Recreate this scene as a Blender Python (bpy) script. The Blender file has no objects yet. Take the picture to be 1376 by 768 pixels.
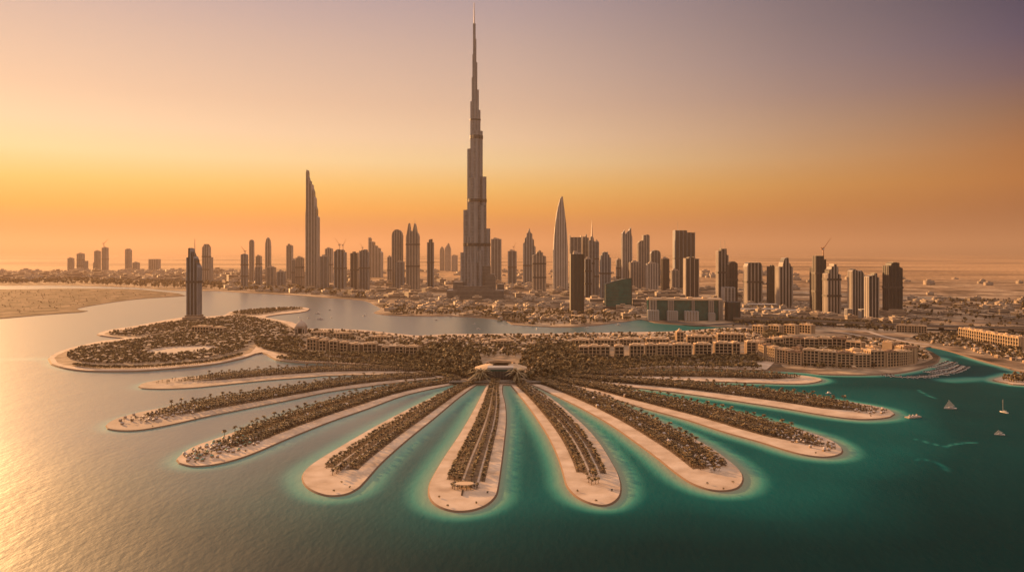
import bpy, math, random
import numpy as np
from mathutils.geometry import tessellate_polygon
from mathutils import Vector
random.seed(7); rng = np.random.default_rng(7)
SC = bpy.context.scene; COL = SC.collection
R = math.radians

# ------------------------------------------------------------------ camera
# level camera 130 m above the sea; the picture plane is shifted down so that verticals stay vertical
CAM_H = 130.0; FPX = 1000.0; CX = 688.0; HZ = 338.0
cam = bpy.data.cameras.new('camera'); cam_o = bpy.data.objects.new('camera', cam); COL.objects.link(cam_o)
cam_o.location = (0, 0, CAM_H); cam_o.rotation_euler = (R(90), 0, 0)
cam.sensor_width = 36.0; cam.lens = 36.0 * FPX / 1376.0
cam.shift_y = (HZ - 384.0) / 1376.0
cam.clip_start = 1.0; cam.clip_end = 400000.0
SC.camera = cam_o

# ------------------------------------------------------------------ sky, sun, exposure
SUN_AZ, SUN_EL = -43.8, 9.5            # degrees left of the view direction (+Y), degrees above the horizon
sd = Vector((math.sin(R(SUN_AZ)) * math.cos(R(SUN_EL)), math.cos(R(SUN_AZ)) * math.cos(R(SUN_EL)), math.sin(R(SUN_EL))))
world = bpy.data.worlds.new('World'); SC.world = world; world.use_nodes = True
nt = world.node_tree; nt.nodes.clear()
def N(t, **k):
    n = nt.nodes.new(t)
    for a, b in k.items(): setattr(n, a, b)
    return n
L = lambda a, b: nt.links.new(a, b)
def s2l(c):
    return tuple(((v / 255.0) / 12.92 if v / 255.0 <= .04045 else ((v / 255.0 + .055) / 1.055) ** 2.4) for v in c)
def ramp(n, stops, interp='LINEAR'):
    cr = n.color_ramp; cr.interpolation = interp
    while len(cr.elements) > 1: cr.elements.remove(cr.elements[-1])
    cr.elements[0].position = stops[0][0]; cr.elements[0].color = (*stops[0][1], 1)
    for p, c in stops[1:]:
        e = cr.elements.new(p); e.color = (*c, 1)
out = N('ShaderNodeOutputWorld'); bg = N('ShaderNodeBackground'); L(bg.outputs[0], out.inputs[0])
sky = N('ShaderNodeTexSky', sky_type='NISHITA'); sky.sun_disc = False
sky.sun_elevation = R(SUN_EL); sky.sun_rotation = R(SUN_AZ); sky.dust_density = 4.0; sky.air_density = 1.5
tc = N('ShaderNodeTexCoord'); sep = N('ShaderNodeSeparateXYZ'); L(tc.outputs['Generated'], sep.inputs[0])
# dusk colours of the dusty air: one ramp of elevation on the sun's side, one away from it, mixed by the angle to the sun
def sky_ramp(stops):
    n = N('ShaderNodeValToRGB'); ramp(n, [(p, s2l(c)) for p, c in stops]); L(sep.outputs[2], n.inputs[0]); return n
near = sky_ramp([(0, (140, 90, 60)), (.03, (210, 130, 58)), (.055, (252, 178, 66)), (.085, (255, 210, 118)), (.118, (255, 228, 172)), (.15, (252, 220, 182)), (.19, (238, 204, 174)), (.26, (216, 188, 172)), (.33, (186, 168, 172)), (.5, (140, 132, 146)), (.75, (170, 154, 152)), (1, (205, 186, 178))])
far = sky_ramp([(0, (124, 80, 56)), (.048, (148, 88, 50)), (.08, (176, 108, 52)), (.113, (166, 106, 62)), (.154, (134, 98, 80)), (.195, (98, 84, 98)), (.236, (70, 72, 100)), (.277, (48, 60, 90)), (.33, (40, 50, 78)), (.5, (34, 44, 66)), (.75, (150, 138, 142)), (1, (205, 186, 178))])
back = sky_ramp([(0, (246, 208, 176)), (.3, (250, 216, 190)), (.7, (200, 180, 172)), (1, (205, 186, 178))])  # bright sky added behind the camera as fill for sand and facades
GLOW_AZ = -44.0; sx = math.sin(R(GLOW_AZ)); sy = math.cos(R(GLOW_AZ))
hn = N('ShaderNodeVectorMath', operation='MULTIPLY'); L(tc.outputs['Generated'], hn.inputs[0]); hn.inputs[1].default_value = (1, 1, 0)
hn2 = N('ShaderNodeVectorMath', operation='NORMALIZE'); L(hn.outputs[0], hn2.inputs[0])
dt = N('ShaderNodeVectorMath', operation='DOT_PRODUCT'); L(hn2.outputs[0], dt.inputs[0]); dt.inputs[1].default_value = (sx, sy, 0)
fac = N('ShaderNodeValToRGB'); ramp(fac, [(0, (0,) * 3), (.18, (0,) * 3), (.42, (.30,) * 3), (.73, (.80,) * 3), (.97, (1,) * 3)])
L(dt.outputs['Value'], fac.inputs[0])
mx = N('ShaderNodeMix', data_type='RGBA'); L(fac.outputs[0], mx.inputs[0]); L(far.outputs[0], mx.inputs[6]); L(near.outputs[0], mx.inputs[7])
bd = N('ShaderNodeMapRange'); L(sep.outputs[1], bd.inputs[0]); bd.inputs[1].default_value = .15; bd.inputs[2].default_value = -.55
bs = N('ShaderNodeVectorMath', operation='SCALE'); L(back.outputs[0], bs.inputs[0]); bs.inputs[3].default_value = .72
mb_ = N('ShaderNodeMix', data_type='RGBA'); L(bd.outputs[0], mb_.inputs[0]); L(mx.outputs[2], mb_.inputs[6]); L(bs.outputs[0], mb_.inputs[7])
nsc = N('ShaderNodeVectorMath', operation='SCALE'); L(sky.outputs[0], nsc.inputs[0]); nsc.inputs[3].default_value = 0.02
mul = N('ShaderNodeVectorMath', operation='SCALE'); L(mb_.outputs[2], mul.inputs[0])
zen = N('ShaderNodeMapRange'); L(sep.outputs[2], zen.inputs[0]); zen.inputs[1].default_value = .55; zen.inputs[2].default_value = .95; zen.inputs[3].default_value = 9.0; zen.inputs[4].default_value = 26.0; L(zen.outputs[0], mul.inputs[3])   # unseen overhead sky boosted, an added fill for sand and roofs
add = N('ShaderNodeVectorMath', operation='ADD'); L(nsc.outputs[0], add.inputs[0]); L(mul.outputs[0], add.inputs[1])
L(add.outputs[0], bg.inputs[0]); bg.inputs[1].default_value = 0.0412
sun = bpy.data.lights.new('sun', 'SUN'); sun_o = bpy.data.objects.new('sun', sun); COL.objects.link(sun_o)
sun.energy = 5.0; sun.angle = R(1.2); sun.color = (1.0, .52, .20)
sun_o.rotation_euler = sd.to_track_quat('Z', 'Y').to_euler(); sun_o.location = (-400, 300, 300)
SC.view_settings.view_transform = 'Standard'; SC.view_settings.look = 'None'
SC.view_settings.gamma = 1.0; SC.view_settings.exposure = 1.38; SC.view_settings.use_curve_mapping = False
SC.cycles.use_denoising = True; SC.cycles.max_bounces = 5; SC.cycles.diffuse_bounces = 2; SC.cycles.glossy_bounces = 2
SC.cycles.volume_bounces = 0; SC.cycles.sample_clamp_indirect = 4.0; SC.cycles.transparent_max_bounces = 6
HAZE_DENSITY = 5.4e-5; HAZE_COLOR = (.50, .37, .285); HAZE_G = 0.30

# ------------------------------------------------------------------ helpers
def G(px, py, z=0.0):
    """the point of the horizontal plane z seen at photo pixel (px, py)"""
    Y = (CAM_H - z) * FPX / (py - HZ); return ((px - CX) / FPX * Y, Y)
def depth(py): return CAM_H * FPX / (py - HZ)
def link(o): COL.objects.link(o); return o
def tag(o, label=None, cat=None, group=None, kind=None):
    if label: o['label'] = label
    if cat: o['category'] = cat
    if group: o['group'] = group
    if kind: o['kind'] = kind
    return o
def thing(name, label, cat, loc=(0, 0, 0), rz=0.0, group=None):
    o = bpy.data.objects.new(name, None); link(o); o.location = loc; o.rotation_euler = (0, 0, rz)
    o.empty_display_size = 2.0
    return tag(o, label, cat, group)
class MB:
    def __init__(s): s.v = []; s.f = []; s.m = []
    def add(s, vs, fs, m=0):
        b = len(s.v); s.v.extend([tuple(v) for v in vs]); s.f.extend([tuple(i + b for i in f) for f in fs]); s.m.extend([m] * len(fs)); return s
    def prism(s, ring0, ring1, m=0, bottom=False, mtop=None):
        n = len(ring0); vs = list(ring0) + list(ring1)
        s.add(vs, [(i, (i + 1) % n, n + (i + 1) % n, n + i) for i in range(n)], m)
        s.add(ring1, [tuple(range(n))], m if mtop is None else mtop)
        if bottom: s.add(ring0, [tuple(range(n - 1, -1, -1))], m)
        return s
    def box(s, x0, x1, y0, y1, z0, z1, m=0, bottom=False, mtop=None):
        q = [(x0, y0), (x1, y0), (x1, y1), (x0, y1)]
        return s.prism([(x, y, z0) for x, y in q], [(x, y, z1) for x, y in q], m, bottom, mtop)
    def cyl(s, x, y, r, z0, z1, n=10, m=0, r1=None, ry=None, mtop=None):
        r1 = r if r1 is None else r1; k = 1.0 if ry is None else ry / r
        a = [2 * math.pi * i / n for i in range(n)]
        return s.prism([(x + r * math.cos(t), y + k * r * math.sin(t), z0) for t in a], [(x + r1 * math.cos(t), y + k * r1 * math.sin(t), z1) for t in a], m, True, mtop)
    def bar(s, p, q, r, n=5, m=0, r1=None):
        p = Vector(p); q = Vector(q); d = (q - p); u = d.orthogonal().normalized(); w = d.cross(u).normalized(); r1 = r if r1 is None else r1
        a = [2 * math.pi * i / n for i in range(n)]
        return s.prism([p + r * (math.cos(t) * u + math.sin(t) * w) for t in a], [q + r1 * (math.cos(t) * u + math.sin(t) * w) for t in a], m, True)
    def lathe(s, x, y, prof, n=12, m=0):
        for (r0, z0), (r1, z1) in zip(prof[:-1], prof[1:]):
            a = [2 * math.pi * i / n for i in range(n)]
            vs = [(x + r0 * math.cos(t), y + r0 * math.sin(t), z0) for t in a] + [(x + r1 * math.cos(t), y + r1 * math.sin(t), z1) for t in a]
            s.add(vs, [(i, (i + 1) % n, n + (i + 1) % n, n + i) for i in range(n)], m)
        return s
    def mesh(s, name, mats):
        me = bpy.data.meshes.new(name); me.from_pydata(s.v, [], s.f)
        for m in (mats if isinstance(mats, (list, tuple)) else [mats]): me.materials.append(m)
        if any(s.m): me.polygons.foreach_set('material_index', np.array(s.m, dtype=np.int32))
        me.update(); return me
    def build(s, name, mats, parent=None, smooth=False):
        me = s.mesh(name, mats)
        if smooth: me.polygons.foreach_set('use_smooth', np.ones(len(me.polygons), dtype=bool))
        o = bpy.data.objects.new(name, me); link(o); o.parent = parent; return o
def dup(o, parent=None):
    c = o.copy(); link(c); c.parent = parent
    for ch in list(o.children): dup(ch, c)
    return c
def np_mesh(name, V, quads, mats, midx=None):
    """fast mesh of quads from arrays"""
    me = bpy.data.meshes.new(name); V = np.asarray(V, dtype=np.float32); Q = np.asarray(quads, dtype=np.int32)
    me.vertices.add(len(V)); me.vertices.foreach_set('co', V.ravel())
    me.loops.add(Q.size); me.loops.foreach_set('vertex_index', Q.ravel())
    me.polygons.add(len(Q)); me.polygons.foreach_set('loop_start', np.arange(0, Q.size, Q.shape[1], dtype=np.int32))
    for m in (mats if isinstance(mats, (list, tuple)) else [mats]): me.materials.append(m)
    if midx is not None: me.polygons.foreach_set('material_index', np.asarray(midx, dtype=np.int32))
    me.update(calc_edges=True); me.validate(); return me
def scatter(template, pts, rots, scales):
    """template (V, Q, M) repeated at points -> arrays"""
    V, Q, M = template; V = np.asarray(V, float); Q = np.asarray(Q); n = len(pts)
    c, s = np.cos(rots), np.sin(rots); sc = np.asarray(scales)
    if sc.ndim == 1: sc = np.stack([sc, sc, sc], 1)
    A = V[None] * sc[:, None, :]
    X = A[..., 0] * c[:, None] - A[..., 1] * s[:, None] + pts[:, 0:1]
    Y = A[..., 0] * s[:, None] + A[..., 1] * c[:, None] + pts[:, 1:2]
    Z = A[..., 2] + pts[:, 2:3]
    W = np.stack([X, Y, Z], -1).reshape(-1, 3)
    QQ = (Q[None] + (np.arange(n) * len(V))[:, None, None]).reshape(-1, Q.shape[1])
    return W, QQ, np.tile(np.asarray(M), n)

# ------------------------------------------------------------------ materials
def mat(name, color, rough=.8, spec=.3, noise=None, scale=.05, bump=0, metallic=0, detail=4, stretch=None, stops=None):
    """principled; noise = second colour mixed in by world-space noise; stops = [(pos, colour)] noise ramp"""
    m = bpy.data.materials.new(name); m.use_nodes = True; t = m.node_tree; b = t.nodes['Principled BSDF']
    b.inputs['Roughness'].default_value = rough; b.inputs['Specular IOR Level'].default_value = spec; b.inputs['Metallic'].default_value = metallic
    b.inputs['Base Color'].default_value = (*color, 1)
    if noise or stops or bump:
        g = t.nodes.new('ShaderNodeNewGeometry'); nz = t.nodes.new('ShaderNodeTexNoise'); nz.inputs['Scale'].default_value = scale; nz.inputs['Detail'].default_value = detail
        src = g.outputs['Position']
        if stretch:
            mp = t.nodes.new('ShaderNodeVectorMath'); mp.operation = 'MULTIPLY'; mp.inputs[1].default_value = stretch; t.links.new(src, mp.inputs[0]); src = mp.outputs[0]
        t.links.new(src, nz.inputs['Vector'])
        if noise or stops:
            rp = t.nodes.new('ShaderNodeValToRGB'); ramp(rp, stops or [(.32, color), (.68, noise)]); t.links.new(nz.outputs[0], rp.inputs[0]); t.links.new(rp.outputs[0], b.inputs['Base Color'])
        if bump:
            bp = t.nodes.new('ShaderNodeBump'); bp.inputs['Strength'].default_value = .6; bp.inputs['Distance'].default_value = bump; t.links.new(nz.outputs[0], bp.inputs['Height']); t.links.new(bp.outputs[0], b.inputs['Normal'])
    return m
def facade(name, wall, glass, pitch=3.8, frac=.45, rough=.3, vp=0.0):
    """floor bands: wall-coloured spandrels between strips of glass, with bay to bay unevenness"""
    m = bpy.data.materials.new(name); m.use_nodes = True; t = m.node_tree; b = t.nodes['Principled BSDF']
    tc = t.nodes.new('ShaderNodeTexCoord'); sp = t.nodes.new('ShaderNodeSeparateXYZ'); t.links.new(tc.outputs['Object'], sp.inputs[0])
    def math_(op, a, bb=None):
        n = t.nodes.new('ShaderNodeMath'); n.operation = op
        for i, x in enumerate((a, bb)):
            if x is None: continue
            if isinstance(x, (int, float)): n.inputs[i].default_value = x
            else: t.links.new(x, n.inputs[i])
        return n.outputs[0]
    fr = math_('FRACT', math_('DIVIDE', sp.outputs[2], pitch)); band = math_('LESS_THAN', fr, frac)
    nz = t.nodes.new('ShaderNodeTexNoise'); nz.inputs['Scale'].default_value = .09; nz.inputs['Detail'].default_value = 5; t.links.new(tc.outputs['Object'], nz.inputs['Vector'])
    v = math_('MULTIPLY_ADD', nz.outputs[0], 1.1); v.node.inputs[2].default_value = .45
    mx = t.nodes.new('ShaderNodeMix'); mx.data_type = 'RGBA'; t.links.new(band, mx.inputs[0]); mx.inputs[6].default_value = (*glass, 1); mx.inputs[7].default_value = (*wall, 1)
    sc = t.nodes.new('ShaderNodeVectorMath'); sc.operation = 'SCALE'; t.links.new(mx.outputs[2], sc.inputs[0]); t.links.new(v, sc.inputs[3])
    t.links.new(sc.outputs[0], b.inputs['Base Color'])
    rg = math_('MULTIPLY_ADD', band, .8 - rough); rg.node.inputs[2].default_value = rough; t.links.new(rg, b.inputs['Roughness'])
    b.inputs['Specular IOR Level'].default_value = .7
    return m
M = {}
M['sand'] = mat('sand', (.62, .45, .31), .9, .1, scale=.07, detail=12, bump=.5, stops=[(.30, (.40, .28, .19)), (.42, (.50, .365, .25)), (.55, (.57, .425, .30)), (.70, (.65, .50, .365))])
M['shaded_sand'] = mat('shaded_sand', (.38, .28, .20), .9, .1, scale=.07, detail=12, bump=.5, stops=[(.30, (.32, .235, .165)), (.45, (.40, .30, .21)), (.70, (.50, .38, .275))])  # darker sand copy: shade on the upper left fronds painted into its colour
M['wet_sand'] = mat('wet_sand', (.20, .13, .085), .85, .08)
M['soil'] = mat('planted_soil', (.13, .085, .05), .95, .05, noise=(.26, .175, .105), scale=.3)
M['island_soil'] = mat('island_soil', (.20, .14, .085), .95, .05, noise=(.44, .31, .195), scale=.09, detail=8)
M['path'] = mat('path', (.48, .38, .29), .9, .1)
M['asphalt'] = mat('asphalt', (.055, .05, .045), .85, .2, noise=(.08, .07, .06), scale=.05)
M['paint'] = mat('road_paint', (.7, .68, .62), .7)
M['paving'] = mat('paving', (.40, .31, .23), .85, .2, noise=(.5, .4, .3), scale=.05)
M['leaf'] = mat('leaf', (.045, .034, .014), .7, .25, noise=(.20, .14, .06), scale=.22, detail=2, stops=[(.36, (.045, .031, .012)), (.50, (.14, .094, .037)), (.64, (.35, .235, .095))])
M['palm_leaf'] = mat('palm_leaf', (.065, .045, .018), .65, .3, scale=.35, detail=2, stops=[(.34, (.045, .029, .011)), (.48, (.16, .10, .037)), (.64, (.40, .255, .098))])
M['date_leaf'] = mat('date_leaf', (.20, .15, .07), .6, .3, noise=(.30, .22, .11), scale=.4)
M['bark'] = mat('bark', (.13, .085, .05), .95, .05)
M['roof'] = mat('roof_tan', (.50, .34, .20), .85, .15, noise=(.66, .47, .29), scale=.15)
M['roof_pale'] = mat('roof_pale', (.60, .45, .32), .8, .15, noise=(.68, .53, .39), scale=.2)
M['roof2'] = mat('roof_brown', (.22, .14, .085), .85, .15, noise=(.33, .21, .13), scale=.15)
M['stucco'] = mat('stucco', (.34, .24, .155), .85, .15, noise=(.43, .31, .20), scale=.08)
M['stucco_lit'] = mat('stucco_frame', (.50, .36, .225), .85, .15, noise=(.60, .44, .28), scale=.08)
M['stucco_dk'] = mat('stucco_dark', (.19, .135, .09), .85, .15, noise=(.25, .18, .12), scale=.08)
M['window'] = mat('window_glass', (.025, .022, .02), .25, .5)
M['teal_glass'] = mat('teal_glass', (.008, .07, .066), .2, .5, noise=(.015, .12, .11), scale=.12)
M['dark_glass'] = mat('dark_glass', (.03, .03, .032), .25, .5, noise=(.055, .05, .05), scale=.1)
M['white'] = mat('white_paint', (.62, .57, .53), .5, .4)
M['steel'] = mat('steel', (.30, .26, .23), .5, .4, metallic=.3)
M['crane'] = mat('crane_paint', (.36, .17, .08), .6, .3)
M['concrete'] = mat('concrete', (.36, .29, .235), .85, .15, noise=(.44, .36, .29), scale=.06)
M['rib_tan'] = mat('rib_tan', (.29, .245, .205), .7, .25, noise=(.37, .315, .265), scale=.03)
M['rib_grey'] = mat('rib_grey', (.20, .205, .215), .6, .35, noise=(.26, .265, .275), scale=.03)
M['rib_pale'] = mat('rib_pale', (.33, .305, .285), .7, .25, noise=(.40, .37, .345), scale=.03)
M['rib_dark'] = mat('rib_dark', (.055, .046, .04), .6, .3, noise=(.085, .07, .06), scale=.03)
M['f_tan'] = facade('facade_tan', (.19, .165, .14), (.04, .042, .045))
M['f_grey'] = facade('facade_grey', (.125, .128, .134), (.03, .034, .04))
M['f_dark'] = facade('facade_dark', (.045, .038, .033), (.010, .010, .011), frac=.35)
M['f_teal'] = facade('facade_teal', (.05, .045, .038), (.006, .022, .021), frac=.3)
M['f_low'] = facade('facade_low', (.34, .25, .17), (.06, .05, .04), pitch=3.4, frac=.6, rough=.7)
M['f_burj'] = facade('facade_silver', (.20, .205, .215), (.085, .09, .10), pitch=4.0, frac=.4, rough=.35)
# ------------------------------------------------------------------ shorelines (traced on the ground plane)
def catmull(pts, closed=True, step=6.0):
    P = [np.array(p, float) for p in pts]; n = len(P); o = []
    for i in range(n if closed else n - 1):
        if closed: p0, p1, p2, p3 = P[i - 1], P[i], P[(i + 1) % n], P[(i + 2) % n]
        else: p0, p1, p2, p3 = P[max(i - 1, 0)], P[i], P[i + 1], P[min(i + 2, n - 1)]
        k = int(min(24, max(1, np.linalg.norm(p2 - p1) / step)))
        for j in range(k):
            t = j / k
            o.append(.5 * (2 * p1 + (p2 - p0) * t + (2 * p0 - 5 * p1 + 4 * p2 - p3) * t * t + (3 * p1 - p0 - 3 * p2 + p3) * t ** 3))
    if not closed: o.append(P[-1])
    return np.array(o)
def ground(pp): return np.array([G(x, y) for x, y in pp])
def ccw(p):
    x, y = p[:, 0], p[:, 1]; return p if np.sum(x * np.roll(y, -1) - np.roll(x, -1) * y) > 0 else p[::-1]
def sheet(name, poly, z, m, skirt=0.0, kind='structure', label=None, cat=None, wet=None, low=-.8):
    """flat sheet over a ground polygon; skirt > 0 gives it a sloping wet beach down into the water"""
    poly = ccw(np.asarray(poly)); n = len(poly); vs = [(x, y, z) for x, y in poly]
    tri = tessellate_polygon([[Vector((x, y, 0)) for x, y in poly]])
    fs = []
    for a, b, c in tri:
        A, B, C = poly[a], poly[b], poly[c]
        ar = (B[0] - A[0]) * (C[1] - A[1]) - (C[0] - A[0]) * (B[1] - A[1])
        if abs(ar) < 1e-9: continue
        fs.append((a, b, c) if ar > 0 else (a, c, b))
    mb = MB(); mb.add(vs, fs, 0)
    if skirt:
        t = np.roll(poly, -1, 0) - np.roll(poly, 1, 0); t /= np.maximum(np.linalg.norm(t, axis=1, keepdims=True), 1e-6); nrm = np.stack([t[:, 1], -t[:, 0]], 1)
        o1 = poly + nrm * skirt
        mb.add(vs + [(x, y, low) for x, y in o1], [(i, n + i, n + (i + 1) % n, (i + 1) % n) for i in range(n)], 1)
    o = mb.build(name, [m, wet or M['wet_sand']]); o['kind'] = kind
    return o
def inside(poly, pts):
    x, y = pts[:, 0], pts[:, 1]; r = np.zeros(len(pts), bool); a = poly; b = np.roll(poly, -1, 0)
    for (x0, y0), (x1, y1) in zip(a, b):
        if y0 == y1: continue
        c = ((y0 > y) != (y1 > y)) & (x < (x1 - x0) * (y - y0) / (y1 - y0) + x0); r ^= c
    return r
def ribbon(name, line, w, z, m, kind='structure'):
    line = np.asarray(line, float); t = np.gradient(line, axis=0); t /= np.maximum(np.linalg.norm(t, axis=1, keepdims=True), 1e-6); nr = np.stack([-t[:, 1], t[:, 0]], 1) * w / 2
    vs = [(*p, z) for p in line - nr] + [(*p, z) for p in line + nr]; n = len(line)
    o = MB().add(vs, [(i, i + 1, n + i + 1, n + i) for i in range(n - 1)]).build(name, m); o['kind'] = kind; return o

main_shore = [(-2200, 383), (-600, 383), (-200, 383), (0, 383.5), (83, 383.5), (174, 386), (218, 389.5), (250, 391), (290, 391), (330, 393.5), (400, 397), (445, 400.5), (490, 404), (502, 409), (513, 415), (503, 420), (522, 423.6), (565, 425), (609, 425), (652, 427.5), (680, 431), (689, 436), (747, 439.6), (791, 438), (834, 433), (863, 429.4), (881, 433.8), (922, 437), (965, 439), (1000, 439.2)]
cres_back = [(1000, 440.6), (965, 442), (907, 446), (805, 448), (747, 449), (680, 449.5), (598, 450), (565, 452), (532, 449), (489, 444.5), (445, 442.5), (413, 442), (393, 434), (372, 430), (356, 426.5), (375, 423), (400, 420.5), (413, 418), (416, 415.2), (400, 413), (366, 414), (334, 416), (308, 420), (302, 424), (276, 426), (247, 427), (218, 431.6), (180, 439), (145, 444.6), (131, 450), (151, 453.4), (168, 455.6), (139, 458.8), (116, 463.5), (84, 472), (66, 482), (70, 490), (96, 497), (131, 499.5), (189, 499), (247, 494.5), (291, 489.5), (328, 481.5), (343, 476), (352, 474.5), (360, 477), (372, 484), (400, 487.5), (445, 489), (490, 492), (532, 496.5), (570, 502), (604, 514), (640, 517), (700, 517.5), (745, 515), (790, 506), (850, 498), (900, 495.5), (978, 497), (1030, 498.3)]
right_front = [(1015, 498), (1046, 498.5), (1083, 500.5), (1109, 503.3), (1164, 503.8), (1205, 501.5), (1240, 494.5), (1259, 486.5), (1262, 479.5), (1254, 474.5), (1244, 470), (1241, 467.8), (1247, 466), (1273, 471), (1300, 479), (1328, 487), (1355, 494), (1376, 500), (1500, 523), (1800, 560)]
ms = ground(catmull(main_shore, False)); rf = ground(catmull(right_front, False)); cb = ground(catmull(cres_back, False))
mainland = np.concatenate([ms, [G(1002, 440.6)], rf, [(3000, -500), (90000, -9000), (90000, 90000), (-90000, 90000), (-90000, 9000)]])
crescent = np.concatenate([cb, [G(1060, 470), G(1045, 452)]])
spit = ground(catmull([(-300, 436), (-60, 431), (0, 428), (58, 423), (108, 419.5), (117, 418), (102, 415), (145, 407), (189, 401.6), (235, 398.6), (249, 397.2), (240, 394.6), (218, 392.2), (174, 388.6), (83, 388), (0, 389), (-300, 389)]))
islet = ground(catmull([(1335, 510.7), (1355, 505), (1376, 502.5), (1500, 503), (1600, 512), (1500, 522), (1376, 517.5), (1355, 515)]))

# fronds: far/left edge and near/right edge, both from the hub outwards; then planted strip (across from, to), its end, number of paths across
FR = []
def frond(A, B, s0, s1, t0, t1, word, paths): FR.append(dict(A=A, B=B, s0=s0, s1=s1, t0=t0, t1=t1, word=word, paths=paths))
frond([(600, 498), (500, 492.5), (420, 494.2), (341, 499), (275, 505), (242, 507.6), (209, 512), (190, 516.5), (186.4, 519.8)], [(600, 503), (532, 503.5), (445, 505), (420, 506.8), (363, 511), (319, 515.4), (264, 521), (220, 522.9), (191, 522)], .10, .62, .05, .86, 'uppermost left frond', [.4])
frond([(620, 502), (530, 505), (467, 510), (420, 517.6), (341, 528.7), (275, 538.6), (230.7, 546.4), (186.4, 555), (155.4, 564), (143, 571.8)], [(620, 506), (546, 513), (494, 519.5), (442, 527), (385.7, 538.6), (330, 549.7), (275, 560.8), (230.7, 570.7), (191, 577.8), (164, 579), (145.5, 576.5)], .06, .70, .05, .90, 'second left frond', [.42])
frond([(635, 508), (570, 514), (546, 516.5), (494, 527), (442, 540), (390, 556), (341, 571.8), (292.7, 589.5), (261.7, 600.6), (244, 611.7), (238.4, 618.3)], [(640, 512), (609, 517), (546, 531), (494, 549.5), (442, 567.7), (390, 588.5), (341, 609.5), (308, 620.5), (279.4, 626), (257, 626.7), (241.8, 622.8)], .08, .72, .05, .92, 'third left frond', [.4])
frond([(655, 508), (608.8, 522), (572, 539), (536, 557), (499, 577), (463, 598), (429, 618.5), (412, 631.5), (407, 643), (412, 653.6), (424, 661.5)], [(668, 509), (644, 515.6), (619, 532.5), (583, 562.5), (546, 592.4), (512.4, 622.4), (489, 648.4), (478.5, 658), (463, 665), (442, 666.5)], .24, .77, .03, .88, 'lower left frond', [.40, .56])
frond([(662, 505), (651.7, 523.4), (634.8, 556), (619, 583), (598, 614.6), (582.7, 640.6), (577.5, 653.6), (577.5, 666.7), (584, 677), (598, 684.4)], [(677, 505), (674.4, 524.7), (678.5, 544), (679.6, 567.7), (676.5, 599), (672.5, 630), (668.6, 656), (664.7, 668), (654, 678.4), (637, 685.4), (616.6, 687.7)], .22, .80, .03, .885, 'straight central frond', [.47, .70])
frond([(672, 505), (685, 516), (704.5, 539), (720, 560), (738.5, 589), (751.6, 617.7), (758, 638.7), (763, 654.4), (775, 667.5), (791, 675.8)], [(685, 505), (709.7, 516), (717.6, 522), (738.5, 534), (764.7, 555), (788, 576), (806.5, 598), (822, 623), (830, 638.7), (833.5, 654.4), (831.4, 667.5), (822, 676.6), (809, 679.7)], .24, .80, .03, .875, 'first frond right of the central one', [.48, .66])
frond([(690, 508), (712, 516), (746, 531.4), (785.6, 551), (822, 572), (853.6, 594), (882.4, 615), (908.6, 636), (929.5, 649.7), (953, 658.3), (974, 660)], [(710, 505), (777.7, 523), (817, 536.6), (853.6, 552), (890, 569), (924, 586), (955.7, 603), (979, 620), (993.6, 633.4), (997.5, 645), (991, 655.7)], .30, .88, .03, .90, 'lower right frond', [.60])
frond([(720, 510), (777.7, 523.5), (817, 534), (869, 549.7), (921.6, 564), (974, 581), (1020, 594), (1057, 605.6), (1083, 612), (1106.7, 614.5), (1125, 612)], [(735, 508), (817, 518), (869, 530), (913, 537.6), (952, 546.7), (991.6, 556), (1031, 566), (1070, 576.8), (1104, 587.3), (1125, 597.7), (1131.5, 606.4)], .28, .92, .03, .94, 'blunt-tipped right frond', [.62])
frond([(740, 508), (760, 511), (843, 520), (900, 526.5), (952, 533.6), (1004.7, 541.5), (1057, 549.5), (1109, 558.5), (1148.6, 563.4), (1177, 563.2), (1195.7, 560.6)], [(750, 506), (806.5, 508.5), (921.6, 514.5), (952, 517), (1017.7, 523), (1070, 529.7), (1122, 537.6), (1172, 546), (1195.7, 552), (1201.7, 556.7)], .32, .93, .03, .93, 'long right frond', [.66])
frond([(750, 506), (800, 509), (900, 511.6), (978.5, 513.6), (1057, 516), (1088, 515.2), (1104, 511)], [(760, 502), (800, 500.5), (900, 498.5), (978.5, 500), (1057, 503.5), (1093.6, 507.3)], .35, .95, .03, .92, 'uppermost right frond', [.66])
def resample(p, n):
    d = np.concatenate([[0], np.cumsum(np.linalg.norm(np.diff(p, axis=0), axis=1))]); t = np.linspace(0, d[-1], n)
    return np.stack([np.interp(t, d, p[:, 0]), np.interp(t, d, p[:, 1])], 1)
for f in FR:
    A = ground(catmull(f['A'], False, 4)); B = ground(catmull(f['B'], False, 4))
    f['poly'] = ground(catmull(f['A'] + f['B'][::-1], True, 4))
    f['a'] = resample(A, 120); f['b'] = resample(B, 120)
    f['tip'] = (A[-1] + B[-1]) / 2
def on_frond(f, s, t):
    """point at fraction s across and t along the frond"""
    i = np.clip(np.asarray(t) * 119, 0, 118.999); k = i.astype(int); w = (i - k)[..., None]
    a = f['a'][k] * (1 - w) + f['a'][k + 1] * w; b = f['b'][k] * (1 - w) + f['b'][k + 1] * w
    return a * (1 - np.asarray(s)[..., None]) + b * np.asarray(s)[..., None]

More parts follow.
